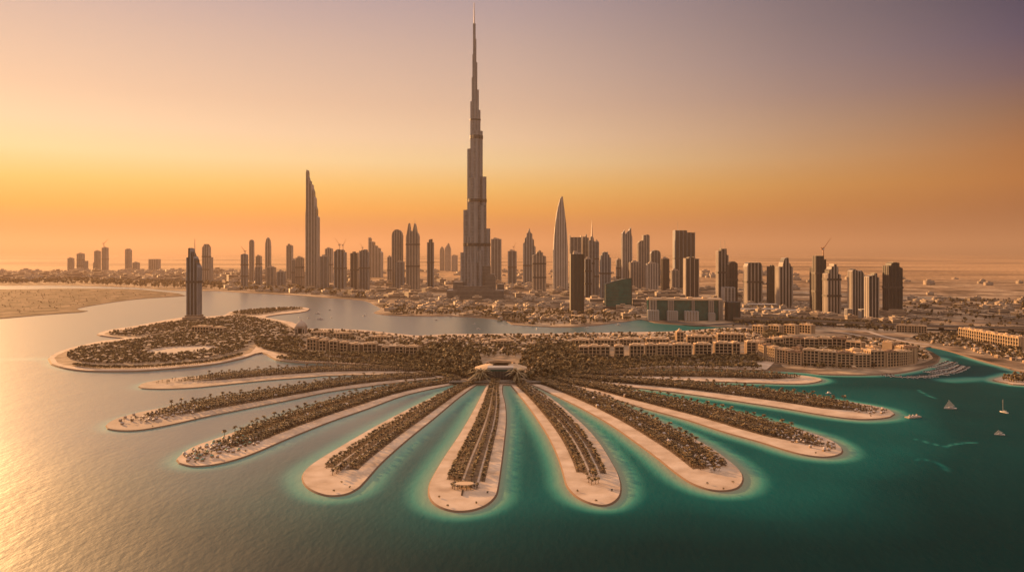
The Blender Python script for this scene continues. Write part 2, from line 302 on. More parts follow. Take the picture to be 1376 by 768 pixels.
# ------------------------------------------------------------------ water
shores = [f['poly'] for f in FR] + [cb, rf, islet]
def seg_dist(P, polys, closed):
    d = np.full(len(P), 1e9)
    for p, c in zip(polys, closed):
        a = p; b = np.roll(p, -1, 0)
        if not c: a, b = a[:-1], b[:-1]
        lo = p.min(0) - 45; hi = p.max(0) + 45
        sel = np.where((P[:, 0] > lo[0]) & (P[:, 0] < hi[0]) & (P[:, 1] > lo[1]) & (P[:, 1] < hi[1]))[0]
        if not len(sel): continue
        Q = P[sel]; dd = np.full(len(sel), 1e9)
        for (ax, ay), (bx, by) in zip(a, b):
            ux, uy = bx - ax, by - ay; q = max(ux * ux + uy * uy, 1e-9)
            t = np.clip(((Q[:, 0] - ax) * ux + (Q[:, 1] - ay) * uy) / q, 0, 1)
            dd = np.minimum(dd, (Q[:, 0] - ax - t * ux) ** 2 + (Q[:, 1] - ay - t * uy) ** 2)
        d[sel] = np.minimum(d[sel], np.sqrt(dd))
    return d
def sst(a, b, x):
    t = np.clip((x - a) / (b - a), 0, 1); return t * t * (3 - 2 * t)
HUB = np.array([-12.0, 750.0])
streaks = [ground(catmull(s, False, 3)) for s in ([(1232, 590), (1250, 595), (1270, 600)], [(1268, 600), (1285, 596), (1310, 594)], [(1230, 617), (1245, 617), (1262, 624), (1276, 632)], [(1234, 524), (1243, 529), (1256, 535)])]
def shallowness(P):
    d = seg_dist(P, shores, [True] * len(FR) + [False, False, True]); r = np.hypot(P[:, 0] - HUB[0], P[:, 1] - HUB[1])
    w = np.sin(P[:, 0] * .021 + 1) * 6 + np.sin(P[:, 1] * .017 + P[:, 0] * .03) * 5
    ang = np.arctan2(P[:, 0] - HUB[0], -(P[:, 1] - HUB[1]))
    shoal = (1 - sst(368, 455, r + 1.6 * w)) * (1 - sst(1.35, 1.7, ang)) * (1 - .85 * sst(.35, 1.0, -ang))
    shoal = np.maximum(shoal, .62 * sst(330, 560, P[:, 1] + .15 * P[:, 0]) * sst(-150, 60, P[:, 0]))
    leew = (1 - sst(-190, 60, P[:, 0])) * (.55 + .45 * sst(330, 560, P[:, 1]))
    v = .24 * shoal + (.80 - .24 * shoal) * (1 - sst(1.0, 17.0, d + w * .15)) + .10 * np.exp(-d / 24) + .25 * np.exp(-d / 3.0)
    s = seg_dist(P, streaks, [False] * len(streaks)); v = np.maximum(v, .52 * np.exp(-(s / 1.7) ** 2))
    # sand bar running from the islet towards the round quay
    bar = seg_dist(P, [ground([(1275, 511), (1310, 509), (1345, 509)])], [False]); v = np.maximum(v, .62 * np.exp(-(bar / 16) ** 2))
    return np.clip(v * (1 - .5 * leew), 0, 1)
xs = np.unique(np.concatenate([np.linspace(-90000, -3000, 8), np.linspace(-3000, -560, 14), np.arange(-560, 700, 3.0), np.linspace(700, 3000, 10), np.linspace(3000, 90000, 8)]))
ys = np.unique(np.concatenate([np.linspace(-90000, -300, 8), np.linspace(-300, 240, 8), np.arange(240, 905, 3.0), np.linspace(905, 1500, 20), np.linspace(1500, 3200, 12), np.linspace(3200, 90000, 8)]))
gx, gy = np.meshgrid(xs, ys); P = np.stack([gx.ravel(), gy.ravel()], 1)
val = np.zeros(len(P)); near = (np.abs(P[:, 0]) < 720) & (P[:, 1] > 200) & (P[:, 1] < 920); val[near] = shallowness(P[near])
# the creek behind the crescent: greener towards its narrow right-hand end
creek = (P[:, 1] > 920) & (P[:, 1] < 2600); val[creek] = .12 + .22 * sst(-250, 250, P[creek][:, 0])
nx, ny = len(xs), len(ys); i = np.arange(nx - 1)[None] + np.arange(ny - 1)[:, None] * nx; i = i.ravel()
wm = bpy.data.materials.new('water'); wm.use_nodes = True
me = np_mesh('water', np.concatenate([P, np.zeros((len(P), 1))], 1), np.stack([i, i + 1, i + nx + 1, i + nx], 1), wm)
at = me.attributes.new('shallow', 'FLOAT', 'POINT'); at.data.foreach_set('value', val.astype(np.float32))
water = link(bpy.data.objects.new('water', me)); water['kind'] = 'structure'
t = wm.node_tree; b = t.nodes['Principled BSDF']
an = t.nodes.new('ShaderNodeAttribute'); an.attribute_name = 'shallow'
g = t.nodes.new('ShaderNodeNewGeometry')
nz0 = t.nodes.new('ShaderNodeTexNoise'); nz0.inputs['Scale'].default_value = .02; nz0.inputs['Detail'].default_value = 6; t.links.new(g.outputs['Position'], nz0.inputs['Vector'])
ma = t.nodes.new('ShaderNodeMath'); ma.operation = 'MULTIPLY_ADD'; t.links.new(nz0.outputs[0], ma.inputs[0]); ma.inputs[1].default_value = .10; ma.inputs[2].default_value = -.05
ad = t.nodes.new('ShaderNodeMath'); ad.operation = 'ADD'; t.links.new(an.outputs['Fac'], ad.inputs[0]); t.links.new(ma.outputs[0], ad.inputs[1])
rp = t.nodes.new('ShaderNodeValToRGB')
ramp(rp, [(0, (.0007, .022, .023)), (.16, (.001, .045, .044)), (.30, (.003, .090, .082)), (.55, (.045, .22, .165)), (.8, (.15, .29, .20)), (1, (.25, .28, .19))])
t.links.new(ad.outputs[0], rp.inputs[0]); t.links.new(rp.outputs[0], b.inputs['Base Color'])
COAT_IOR = 1.75; COAT_R = .3
# ruffled open water on the right and in front, calm sheltered water on the left and in the creek
wp = t.nodes.new('ShaderNodeSeparateXYZ'); t.links.new(g.outputs['Position'], wp.inputs[0])
def mrange(src, a, b_, c, d):
    n = t.nodes.new('ShaderNodeMapRange'); n.interpolation_type = 'SMOOTHSTEP'; n.inputs[1].default_value = a; n.inputs[2].default_value = b_; n.inputs[3].default_value = c; n.inputs[4].default_value = d; t.links.new(src, n.inputs[0]); return n.outputs[0]
def mth(op, a, b_):
    n = t.nodes.new('ShaderNodeMath'); n.operation = op
    for i_, x in enumerate((a, b_)):
        if isinstance(x, (int, float)): n.inputs[i_].default_value = x
        else: t.links.new(x, n.inputs[i_])
    return n.outputs[0]
lee = mth('MULTIPLY', mrange(wp.outputs[0], -190, 90, 1, 0), mrange(wp.outputs[1], 330, 600, .45, 1))   # shelter on the left, more with distance
lee = mth('MAXIMUM', lee, mrange(wp.outputs[1], 900, 1150, 0, 1)); lee = mth('MULTIPLY', lee, mth('MAXIMUM', mrange(wp.outputs[0], 120, 330, 1, 0), mrange(wp.outputs[1], 1500, 1900, 0, .8)))
nz9 = t.nodes.new('ShaderNodeTexNoise'); nz9.inputs['Scale'].default_value = .009; nz9.inputs['Detail'].default_value = 4; t.links.new(g.outputs['Position'], nz9.inputs['Vector'])
lee = mth('MULTIPLY', lee, mth('ADD', .8, mth('MULTIPLY', nz9.outputs[0], .4)))
t.links.new(mrange(lee, 0, 1, .64, .42), b.inputs['Roughness']); t.links.new(mrange(lee, 0, 1, .03, .62), b.inputs['Specular IOR Level']); b.inputs['IOR'].default_value = 1.34
b.inputs['Coat IOR'].default_value = COAT_IOR; t.links.new(mrange(lee, .1, 1, 0, 1), b.inputs['Coat Weight']); t.links.new(mrange(lee, 0, 1, .55, COAT_R), b.inputs['Coat Roughness'])
CALM_SOCKET = mrange(lee, 0, 1, .65, .30)
def wave(scale, stretch, det):
    mp = t.nodes.new('ShaderNodeMapping'); mp.inputs['Rotation'].default_value = (0, 0, R(28)); mp.inputs['Scale'].default_value = stretch; t.links.new(g.outputs['Position'], mp.inputs['Vector'])
    n = t.nodes.new('ShaderNodeTexNoise'); n.inputs['Scale'].default_value = scale; n.inputs['Detail'].default_value = det; n.inputs['Roughness'].default_value = .55; t.links.new(mp.outputs[0], n.inputs['Vector']); return n
w1 = wave(.32, (1, .45, 1), 3); w2 = wave(.05, (1, .5, 1), 2)
b1 = t.nodes.new('ShaderNodeBump'); b1.inputs['Distance'].default_value = .9; b1.inputs['Strength'].default_value = .5; t.links.new(w1.outputs[0], b1.inputs['Height'])
b2 = t.nodes.new('ShaderNodeBump'); b2.inputs['Distance'].default_value = 2.0; b2.inputs['Strength'].default_value = .35; t.links.new(w2.outputs[0], b2.inputs['Height']); t.links.new(b1.outputs[0], b2.inputs['Normal']); t.links.new(b2.outputs[0], b.inputs['Normal']); t.links.new(b2.outputs[0], b.inputs['Coat Normal'])

for bb, k in ((b1, .5), (b2, .35)):
    ms_ = t.nodes.new('ShaderNodeMath'); ms_.operation = 'MULTIPLY'; ms_.inputs[1].default_value = k; t.links.new(CALM_SOCKET, ms_.inputs[0]); t.links.new(ms_.outputs[0], bb.inputs['Strength'])
# ------------------------------------------------------------------ land
dm = mat('desert', (.42, .27, .155), .95, .05)
t = dm.node_tree; b = t.nodes['Principled BSDF']; g = t.nodes.new('ShaderNodeNewGeometry')
def nz(scale, det, stretch=(1, 1, 1)):
    v = t.nodes.new('ShaderNodeVectorMath'); v.operation = 'MULTIPLY'; v.inputs[1].default_value = stretch; t.links.new(g.outputs['Position'], v.inputs[0])
    n = t.nodes.new('ShaderNodeTexNoise'); n.inputs['Scale'].default_value = scale; n.inputs['Detail'].default_value = det; t.links.new(v.outputs[0], n.inputs['Vector']); return n
big = nz(.0006, 8, (.5, 1, 1)); mid = nz(.006, 6); small = nz(.04, 4)
r1 = t.nodes.new('ShaderNodeValToRGB'); ramp(r1, [(.34, (.19, .125, .075)), (.42, (.34, .215, .115)), (.48, (.54, .33, .165)), (.62, (.64, .40, .21))]); t.links.new(big.outputs[0], r1.inputs[0])
r2 = t.nodes.new('ShaderNodeValToRGB'); ramp(r2, [(.40, (.10, .07, .045)), (.5, (.30, .21, .135)), (.6, (.46, .34, .22))]); t.links.new(mid.outputs[0], r2.inputs[0])
r3 = t.nodes.new('ShaderNodeValToRGB'); ramp(r3, [(.4, (.6, .6, .6)), (.6, (1.15, 1.1, 1.05))]); t.links.new(small.outputs[0], r3.inputs[0])
sp = t.nodes.new('ShaderNodeSeparateXYZ'); t.links.new(g.outputs['Position'], sp.inputs[0])
mr = t.nodes.new('ShaderNodeMapRange'); mr.inputs[1].default_value = 2200; mr.inputs[2].default_value = 4200; t.links.new(sp.outputs[1], mr.inputs[0])
m1 = t.nodes.new('ShaderNodeMix'); m1.data_type = 'RGBA'; t.links.new(mr.outputs[0], m1.inputs[0]); t.links.new(r2.outputs[0], m1.inputs[6]); t.links.new(r1.outputs[0], m1.inputs[7])
m2 = t.nodes.new('ShaderNodeMix'); m2.data_type = 'RGBA'; m2.blend_type = 'MULTIPLY'; m2.inputs[0].default_value = 1; t.links.new(m1.outputs[2], m2.inputs[6]); t.links.new(r3.outputs[0], m2.inputs[7]); t.links.new(m2.outputs[2], b.inputs['Base Color'])
sheet('ground', mainland, 1.2, dm, 3.0)
sheet('crescent_ground', crescent, 1.6, M['sand'], 2.5)
sheet('sand_spit', spit, 1.0, mat('spit_ground', (.09, .06, .04), .95, .02, stops=[(.36, (.05, .034, .02)), (.5, (.13, .086, .052)), (.64, (.25, .165, .10))], scale=.025, detail=8), 4.0)
sheet('islet', islet, .9, M['sand'], 2.0)
for f in FR:
    sheet('sandbank', f['poly'], .9, M['shaded_sand' if FR.index(f) < 2 else 'sand'], 1.5)
    tt = np.linspace(f['t0'] * .3, f['t1'], 60)
    tap = .12 if FR.index(f) in (0, 1, 2, 7, 8, 9) else .012
    tt = np.linspace(f['t0'] * .3, f['t1'] - tap, 60); edge = lambda s: on_frond(f, np.full(60, s), tt)
    nose = on_frond(f, f['s0'] + (f['s1'] - f['s0']) * np.array([.12, .3, .5, .7, .88]), f['t1'] - tap * np.array([.7, .25, .05, .25, .7]) - .005)
    sheet('planted_soil', np.concatenate([edge(f['s0']), nose, edge(f['s1'])[::-1]]), .95, M['soil'])
    for q in f['paths']:
        ribbon('path', on_frond(f, np.full(60, q), np.linspace(.05, f['t1'] + .005, 60)), 1.25 if len(f['paths']) > 1 else 2.2, 1.0, M['path'])
# planted ground of the crescent (inside its beaches), by generous patches
def patch(pp, m=None, z=1.68, nm='island_soil'): return sheet(nm, ground(catmull(pp)), z, m or M['island_soil'])
patch([(73, 482), (88, 473.5), (119, 465), (175, 457.5), (240, 447), (300, 442), (345, 452), (341, 471), (328, 478), (291, 486.5), (247, 491.5), (189, 495.5), (131, 496), (98, 493.5), (77, 488.5)])
patch([(140, 449.5), (185, 441), (225, 433.5), (276, 428.5), (320, 424), (345, 427), (385, 436), (395, 449), (345, 455), (300, 449), (240, 449), (180, 454.5)], z=1.66)
patch([(308, 422.5), (334, 417.8), (366, 415.6), (400, 414.6), (411, 415.6), (380, 419.5), (345, 424.5)], z=1.66)
patch([(348, 450), (400, 445), (489, 447), (560, 455), (680, 452.5), (805, 450.5), (907, 448.5), (985, 443.5), (1030, 448), (1035, 480), (1010, 489), (900, 489), (800, 499), (745, 510), (690, 514.5), (640, 514), (606, 510), (560, 497), (490, 487), (400, 482), (366, 474), (350, 467)], z=1.70)
patch([(1052, 494), (1047, 478), (1062, 464), (1110, 455), (1180, 458), (1228, 466), (1248, 474), (1254, 482), (1236, 490), (1200, 496.5), (1140, 499), (1085, 498)], z=1.4)
patch([(1252, 463), (1290, 468), (1330, 479), (1376, 490), (1500, 512), (1800, 540), (1800, 470), (1500, 455), (1376, 448), (1300, 447), (1235, 452), (1215, 457)], z=1.45)
patch([(196, 475), (212, 469.5), (245, 467), (288, 466.5), (292, 469.5), (262, 474), (225, 478)], M['paving'], 1.74, 'plaza')
patch([(566, 466), (600, 461.5), (660, 460.5), (668, 464), (610, 468)], M['paving'], 1.78, 'plaza')
# haze: one closed box of even, thin dust round everything
hz = MB().box(-95000, 95000, -95000, 95000, -3, 860, bottom=True)
hm = bpy.data.materials.new('haze'); hm.use_nodes = True; t = hm.node_tree; t.nodes.clear()
o_ = t.nodes.new('ShaderNodeOutputMaterial'); pv = t.nodes.new('ShaderNodeVolumePrincipled'); t.links.new(pv.outputs[0], o_.inputs['Volume'])
pv.inputs['Density'].default_value = HAZE_DENSITY; pv.inputs['Color'].default_value = (*HAZE_COLOR, 1); pv.inputs['Anisotropy'].default_value = HAZE_G
ho = hz.build('haze', hm); ho['kind'] = 'stuff'; ho['label'] = 'thin warm dust haze over the whole bay'
# ------------------------------------------------------------------ towers
def fit(pl, pr, Y0, ratio, rot):
    """width and place of a w x (ratio*w) plan, turned by rot, whose front stands at depth Y0 and whose silhouette spans pl..pr"""
    w = (pr - pl) / FPX * Y0; x = ((pl + pr) / 2 - CX) / FPX * Y0
    c, s = abs(math.cos(rot)), abs(math.sin(rot))
    for _ in range(14):
        yc = Y0 + (w * s + ratio * w * c) / 2; px = []
        for ax in (-.5, .5):
            for ay in (-.5, .5):
                lx, ly = ax * w, ay * w * ratio
                X = x + lx * math.cos(rot) - ly * math.sin(rot); Y = yc + lx * math.sin(rot) + ly * math.cos(rot)
                px.append(CX + FPX * X / Y)
        a, b = min(px), max(px); w *= (pr - pl) / (b - a); x += ((pl + pr) / 2 - (a + b) / 2) / FPX * yc
    return w, x, yc
FLAT = [(0, 1), (1, 1)]
def tower_mesh(w, d, h, prof, plan, rib, nb, taper=0.0, rib_out=.9):
    """bays of glass and ribs side by side; every bay's top follows the profile (u across, v of the height)"""
    mb = MB(); us = [p[0] for p in prof]; vs = [p[1] for p in prof]
    H = lambda u: float(np.interp(u, us, vs)) * h
    def D(u):
        if plan == 'round': return max(.16, math.sqrt(max(0, 1 - (2 * u - 1) ** 2))) * d / 2
        if plan == 'soft': return d / 2 * (1 - .35 * abs(2 * u - 1) ** 3)
        return d / 2
    # bay limits: rib, glass, rib, glass ... rib
    e = [0.0]; rw = rib; gw = (1 - (nb + 1) * rw) / nb
    kinds = []
    for i in range(nb): e += [e[-1] + rw, e[-1] + rw + gw]; kinds += [1, 0]
    e.append(1.0); kinds.append(1)
    cuts = sorted(set([round(x, 6) for x in e] + [round(x, 6) for x in us]))
    for a, b in zip(cuts[:-1], cuts[1:]):
        if b - a < 1e-4: continue
        mid = (a + b) / 2; k = kinds[min(len(kinds) - 1, sum(1 for x in e[1:] if mid > x))]
        za, zb = H(a + 2e-4), H(b - 2e-4)
        if max(za, zb) < .5: continue
        o = rib_out if k else 0.0
        ya, yb = (D(a) + o, D(b) + o) if plan == 'round' else (D(mid) + o,) * 2
        xa, xb = (a - .5) * w, (b - .5) * w; up = .7 if k else 0.0
        tp = 1 - taper
        mb.add([(xa, -ya, 0), (xb, -yb, 0), (xb, yb, 0), (xa, ya, 0), (xa * tp, -ya * tp, za + up), (xb * tp, -yb * tp, zb + up), (xb * tp, yb * tp, zb + up), (xa * tp, ya * tp, za + up)],
               [(0, 1, 5, 4), (1, 2, 6, 5), (2, 3, 7, 6), (3, 0, 4, 7), (4, 5, 6, 7)], k)
    if plan != 'round':                                   # ribs on the two end walls
        ns = max(2, int(d / w * nb)); dd = D(.01) * 2
        for s, u in ((-1, .003), (1, .997)):
            z = H(u) * (1 if taper == 0 else .985)
            for j in range(ns):
                y0 = -dd / 2 + (j + .32) * dd / ns; y1 = y0 + dd / ns * .36; x0 = s * w / 2
                t = (1 - taper)
                xi, xo = x0 - s * 1.2, x0 + s * rib_out
                q = [(min(xi, xo), y0), (max(xi, xo), y0), (max(xi, xo), y1), (min(xi, xo), y1)]
                mb.prism([(x, y, 0) for x, y in q], [(x * t, y * t, z) for x, y in q], 1)
    return mb, H
MATS = dict(tan=('f_tan', 'rib_tan'), grey=('f_grey', 'rib_grey'), dark=('f_dark', 'rib_dark'), teal=('f_teal', 'rib_dark'), pale=('f_tan', 'rib_pale'), dtan=('f_dark', 'rib_tan'), dgrey=('f_dark', 'rib_grey'))
TOP = {}                                                   # roof height and place, for the cranes
def tower(pl, pr, top, base, label, prof=FLAT, plan='box', m='grey', ratio=.8, rot=0, rib=.09, nb=None, spire=None, masts=(), cap=True, podium=None, taper=0.0, name='tower', key=None, wing=None, group=None):
    Y0 = depth(base); w, x, yc = fit(pl, pr, Y0, ratio, R(rot)); d = w * ratio
    h = CAM_H + (HZ - top) / FPX * yc - 1.2; nb = nb or max(3, min(7, int(round(w / 8.0)))); nb = max(2, int(round(nb * .72))); rib = rib * (.75 + .07 * (int(pl * 7) % 9))
    if spire is None and masts == () and cap and prof is FLAT: h -= 4.0
    root = thing(name, label, 'skyscraper', (x, yc, 1.2), R(rot), group)
    mb, H = tower_mesh(w, d, h, prof, plan, rib, nb, taper); mats = [M[MATS[m][0]], M[MATS[m][1]]]
    mb.build('body', mats, root)
    lowest = min(p[1] for p in prof)
    if h > 95 and plan == 'box' and lowest > .62 and taper == 0 and int(pl) % 3:            # dark plant floors
        for q in ((.34, .67) if int(pl) % 2 else (.52,)):
            if q < lowest - .04: MB().box(-w / 2 - 1.3, w / 2 + 1.3, -d / 2 - 1.3, d / 2 + 1.3, h * q, h * q + 4.2).build('plant_floor_band', M['rib_dark'], root)
    zt = h
    if cap and prof is FLAT:
        c = MB(); f = (1 - taper) * (.62 if plan == 'box' else .5)
        c.box(-w * .5 * f, w * .5 * f, -d * .5 * f, d * .5 * f, h - .5, h + 4.0)
        c.box(-w * .22 * f - w * .1, w * .22 * f - w * .1, -d * .2, d * .15, h + 4.0, h + 7.0)
        c.build('roof_plant', M['concrete'], root); zt = h + 4
    for u, ty, r in ([spire] if spire else []):
        zz = CAM_H + (HZ - ty) / FPX * yc - 1.2; z0 = H(u) - 2
        MB().bar(((u - .5) * w, 0, z0), ((u - .5) * w, 0, zz), r, 6, 0, .35).build('spire', M['steel'], root)
    for u, ty in masts:
        zz = CAM_H + (HZ - ty) / FPX * yc - 1.2
        MB().bar(((u - .5) * w, d * .1, H(u) - 1), ((u - .5) * w, d * .1, zz), .8, 4, 0, .5).build('mast', M['steel'], root)
    if podium:
        pw, ph = podium
        p = MB(); p.box(-w * pw / 2, w * pw / 2, -d * .5 - w * .28, d * .5 + w * .2, 0, ph, 0, mtop=1); p.box(-w * pw / 2 * .8, w * pw / 2 * .8, -d * .5 - w * .12, d * .5 + w * .1, ph, ph + 4, 0, mtop=1)
        p.build('podium', [M['f_low'], M['roof']], root)
    if wing:                                               # lower block against one side: (side, width factor, height factor)
        s, ww, hh = wing; wm_, _ = tower_mesh(w * ww, d * .8, h * hh, FLAT, 'box', .12, 3)
        o = wm_.build('side_wing', mats, root); o.location = (s * (w / 2 + w * ww / 2 + 1.0), d * .05, 0)
    TOP[key or label] = (x, yc, 1.2 + zt, w, d)
    return root
def rnd(n=9, k=.16, base=1.0):
    """rounded shoulder profile"""
    return [(i / (2 * n), base - k + k * math.sqrt(max(0, 1 - (i / n - 1) ** 2))) for i in range(2 * n + 1)]

# far left, across the water
tower(90.6, 100, 346, 366, 'small hazy tower, leftmost of the distant cluster', m='grey')
tower(103, 114, 340, 366.2, 'squat flat-topped hazy tower, second from the left in the distant cluster', m='grey', wing=(1, .6, .62))
tower(126.5, 135.6, 336.5, 365.8, 'hazy tower touching the left side of the tallest one in the distant left cluster', m='grey', wing=(-1, .25, .45))
tower(136.6, 146, 332, 366, 'tallest hazy tower of the distant left cluster, carrying a crane', m='grey', key='crane1')
tower(168, 177.4, 334, 365, 'lone slim hazy tower between the distant cluster and the wide slab', m='grey', prof=[(0, .95), (.3, 1), (.7, 1), (1, .92)])
tower(178, 188, 352, 365.2, 'lowest hazy block, at the right foot of the lone slim tower', m='grey', nb=4)
tower(199.5, 216, 348, 364, 'broad low hazy slab standing alone near the horizon at far left', m='grey', nb=5, ratio=.5, cap=False)
# the tower on the crescent
r_ = tower(250.5, 271.3, 333, 432, 'dark tower with slanted crown and mast, alone on the left island', prof=[(0, .86), (.14, .87), (.15, .995), (.26, 1.0), (.30, .985), (.62, .86), (.63, .875), (.78, .83), (.79, .80), (.97, .74), (1, .73)], m='dgrey', ratio=.85, nb=4, rib=.07, spire=(.55, 321, .9), podium=(1.5, 7))
tower(271.5, 283.5, 328, 381, 'hazy stepped tower right behind the dark tower on the left island', prof=[(0, .93), (.16, .93), (.17, .97), (.25, .97), (.26, 1), (.75, 1), (.76, .97), (.86, .97), (.87, .93), (1, .93)], m='pale', nb=4, wing=(1, .3, .66))
# left group
tower(323.6, 333.4, 341, 388, 'slender brown tower with a small crane, left end of the lakeside group', m='grey', key='crane9', prof=[(0, .97), (.3, 1), (.7, 1), (1, .97)])
tower(334.6, 342, 322, 379, 'pale rounded-top tower behind the left end of the lakeside group', prof=rnd(8, .07), m='pale', plan='soft')
tower(343.5, 352, 343, 378.5, 'low hazy block between the round-topped and the bullet-shaped tower', m='pale')
tower(356, 364.8, 319, 378, 'bullet-shaped hazy tower with a pointed dome', prof=[(0, .78), (.04, .86), (.15, .93), (.3, .97), (.5, 1), (.7, .97), (.85, .93), (.96, .86), (1, .78)], m='pale', plan='soft')
tower(342.7, 352.4, 357, 387.5, 'short ribbed block, leftmost of three low ones on the left shore', m='grey')
tower(358, 371, 357.5, 388, 'short ribbed block, widest and middle of three low ones on the left shore', m='tan')
tower(372, 384, 363.5, 388.8, 'lowest ribbed block, rightmost of three low ones on the left shore', m='grey')
tower(384.7, 394, 327.5, 379, 'pale tower with a small notched top, left of the sail-shaped skyscraper', prof=[(0, .95), (.25, .95), (.26, 1), (.45, 1), (.46, .97), (.8, .97), (.81, .95), (1, .95)], m='pale')
tower(392, 399.6, 348, 386, 'narrow low tower half hidden left of the sail-shaped skyscraper', m='grey')
tower(397, 409, 345, 387.3, 'plain ribbed block at the left foot of the sail-shaped skyscraper', m='tan', nb=4)
tower(410.4, 429.8, 228.5, 389, 'very tall sail-shaped skyscraper, curved down from a needle on its left edge', prof=[(0, .62), (.04, .68), (.045, .97), (.09, 1), (.13, .985), (.14, .945), (.2, .93), (.21, .915), (.34, .905), (.35, .885), (.48, .875), (.5, .85), (.62, .82), (.64, .78), (.74, .76), (.76, .70), (.86, .67), (.87, .615), (1, .6)], m='pale', ratio=.8, nb=6, rib=.08)
tower(429.8, 442.3, 343, 390, 'ribbed block at the right foot of the sail-shaped skyscraper', m='grey', nb=3)
tower(436.7, 447.6, 333, 380, 'hazy square tower right behind the blocks beside the sail-shaped skyscraper', m='pale')
tower(448.4, 466, 335, 390, 'dark ribbed tower under two thin cranes', m='dgrey', key='crane22', nb=4, prof=[(0, .94), (.15, .95), (.16, .98), (.35, 1), (.7, .98), (.71, 1), (.85, .97), (.86, .93), (1, .92)])
tower(470.6, 482, 338, 391, 'left half of the paired ribbed towers with jagged roofs', m='dtan', nb=3, prof=[(0, .96), (.3, .96), (.31, 1), (.6, 1), (.61, .97), (1, .97)])
tower(482.6, 497, 335, 389.5, 'right half of the paired ribbed towers with jagged roofs, also under a crane', m='grey', nb=4, key='crane24', prof=[(0, .96), (.2, .96), (.21, .985), (.5, .985), (.51, 1), (.8, .99), (.81, .94), (1, .93)])
tower(495, 515, 319, 373, 'pale stepped tower with a needle at its left edge, falling in steps to the right', prof=[(0, .985), (.06, 1), (.11, .97), (.12, .90), (.38, .89), (.4, .80), (.6, .79), (.62, .74), (.82, .73), (.84, .66), (1, .62)], m='pale', nb=5)
tower(520.5, 527, 344, 384, 'small pale tower peeping out left of the dome-topped tower', m='pale')
tower(526.2, 542, 308.5, 388, 'dome-topped tower left of the twin-horned one', prof=rnd(10, .10), m='tan', plan='soft', nb=5)
tower(532.2, 543.6, 350.5, 389.2, 'short flat block in front of the dome-topped tower', m='grey', nb=3)
tower(545.5, 564, 300, 389, 'twin-horned tower with two pointed peaks', prof=[(0, .80), (.05, .83), (.08, .86), (.18, .985), (.24, 1), (.32, .90), (.40, .875), (.52, .875), (.58, .93), (.66, 1.0), (.72, .985), (.86, .86), (.94, .84), (1, .80)], m='tan', nb=5, ratio=.75, spire=(.66, 293, .8), cap=False)
tower(574, 583, 321, 389, 'slim isolated brown tower with a slanted tip, left of the supertall', prof=[(0, .93), (.25, .93), (.26, .985), (.8, 1), (.81, .93), (1, .93)], m='dgrey', nb=3)
tower(591, 597.2, 331, 364, 'left of two small hazy pointed towers beside the supertall', prof=[(0, .84), (.2, .94), (.5, 1), (.8, .94), (1, .84)], m='pale')
tower(597.8, 606, 326.5, 364, 'right and taller of two small hazy pointed towers beside the supertall', prof=[(0, .80), (.3, .9), (.6, 1), (.75, .95), (1, .8)], m='pale')
tower(606.8, 615, 342.5, 365, 'hazy low block touching the left foot of the supertall', m='pale')
# right of the supertall
tower(660, 673.6, 320, 379.5, 'flat-topped brown tower directly right of the supertall', m='grey', nb=4)
tower(682.6, 694, 336, 384, 'short tower with a tiny crane between the flat-topped and the spiky tower', m='grey', key='crane34', nb=3)
tower(703, 719.5, 307.5, 383.5, 'spiky stepped tower tapering to a central point', prof=[(0, .74), (.1, .76), (.11, .83), (.25, .85), (.26, .91), (.38, .93), (.47, 1), (.53, 1), (.6, .93), (.74, .91), (.75, .83), (.88, .80), (.89, .70), (1, .68)], m='grey', nb=5)
tower(715.6, 733.6, 336.5, 393, 'stocky stepped tower in front of the spiky one, with a small block on its roof', prof=[(0, .88), (.12, .9), (.3, .92), (.31, .97), (.42, .97), (.43, 1), (.62, 1), (.63, .96), (.78, .95), (.79, .88), (1, .86)], m='tan', nb=5)
tower(743, 762.8, 264.5, 389.5, 'tall tapering tower curving up to a blunt tip, rising right of centre', prof=[(0, .42), (.06, .58), (.14, .71), (.24, .82), (.36, .91), (.48, .975), (.54, .995), (.66, 1), (.70, .94), (.80, .83), (.9, .70), (.96, .58), (1, .47)], m='pale', nb=7, ratio=.7)
tower(764.7, 785.6, 338.7, 421.5, 'dark rounded tower at the water side, closest of the central group', m='teal', plan='round', ratio=1.0, nb=6, rib=.05, cap=True)
tower(765, 781.4, 315.5, 396, 'flat-topped brown tower just behind the dark rounded waterside tower', m='tan', nb=4, prof=[(0, 1), (.03, 1), (.04, .96), (.96, .96), (.97, .99), (1, .99)])
tower(782, 791, 314, 395, 'narrow tower with a pointed corner left of the needle-spired one', prof=[(0, .95), (.4, .95), (.7, 1), (.72, .94), (1, .93)], m='tan', nb=3)
tower(790.6, 800, 317, 396, 'tower topped by a sharp needle spire, tallest behind the rounded waterside tower', prof=[(0, .92), (.25, .93), (.26, .97), (.42, 1), (.58, 1), (.75, .96), (.76, .92), (1, .90)], m='pale', nb=3, spire=(.5, 295, 2.6))
tower(799.6, 804.6, 323, 397, 'very thin tower at the right side of the needle-spired one', m='grey', nb=3)
tower(785.8, 794.6, 346, 400, 'low block wedged between the rounded waterside tower and the needle-spired one', m='dgrey', nb=3)
tower(806, 821, 338.5, 401, 'round-shouldered tower left of the curved dark glass block', prof=[(0, .92), (.15, .92), (.16, .97), (.3, 1), (.7, 1), (.71, .95), (.85, .94), (.86, .88), (1, .87)], m='grey', nb=4)
tower(827.6, 836, 347.5, 386, 'low hazy block left of the split-peaked tower', m='pale')
tower(834.8, 849.6, 305.6, 387, 'split-peaked tower, its right blade higher than its left', prof=[(0, .90), (.25, .955), (.30, .89), (.46, .90), (.48, .91), (.7, .95), (.88, 1), (.93, .87), (1, .84)], m='pale', nb=5)
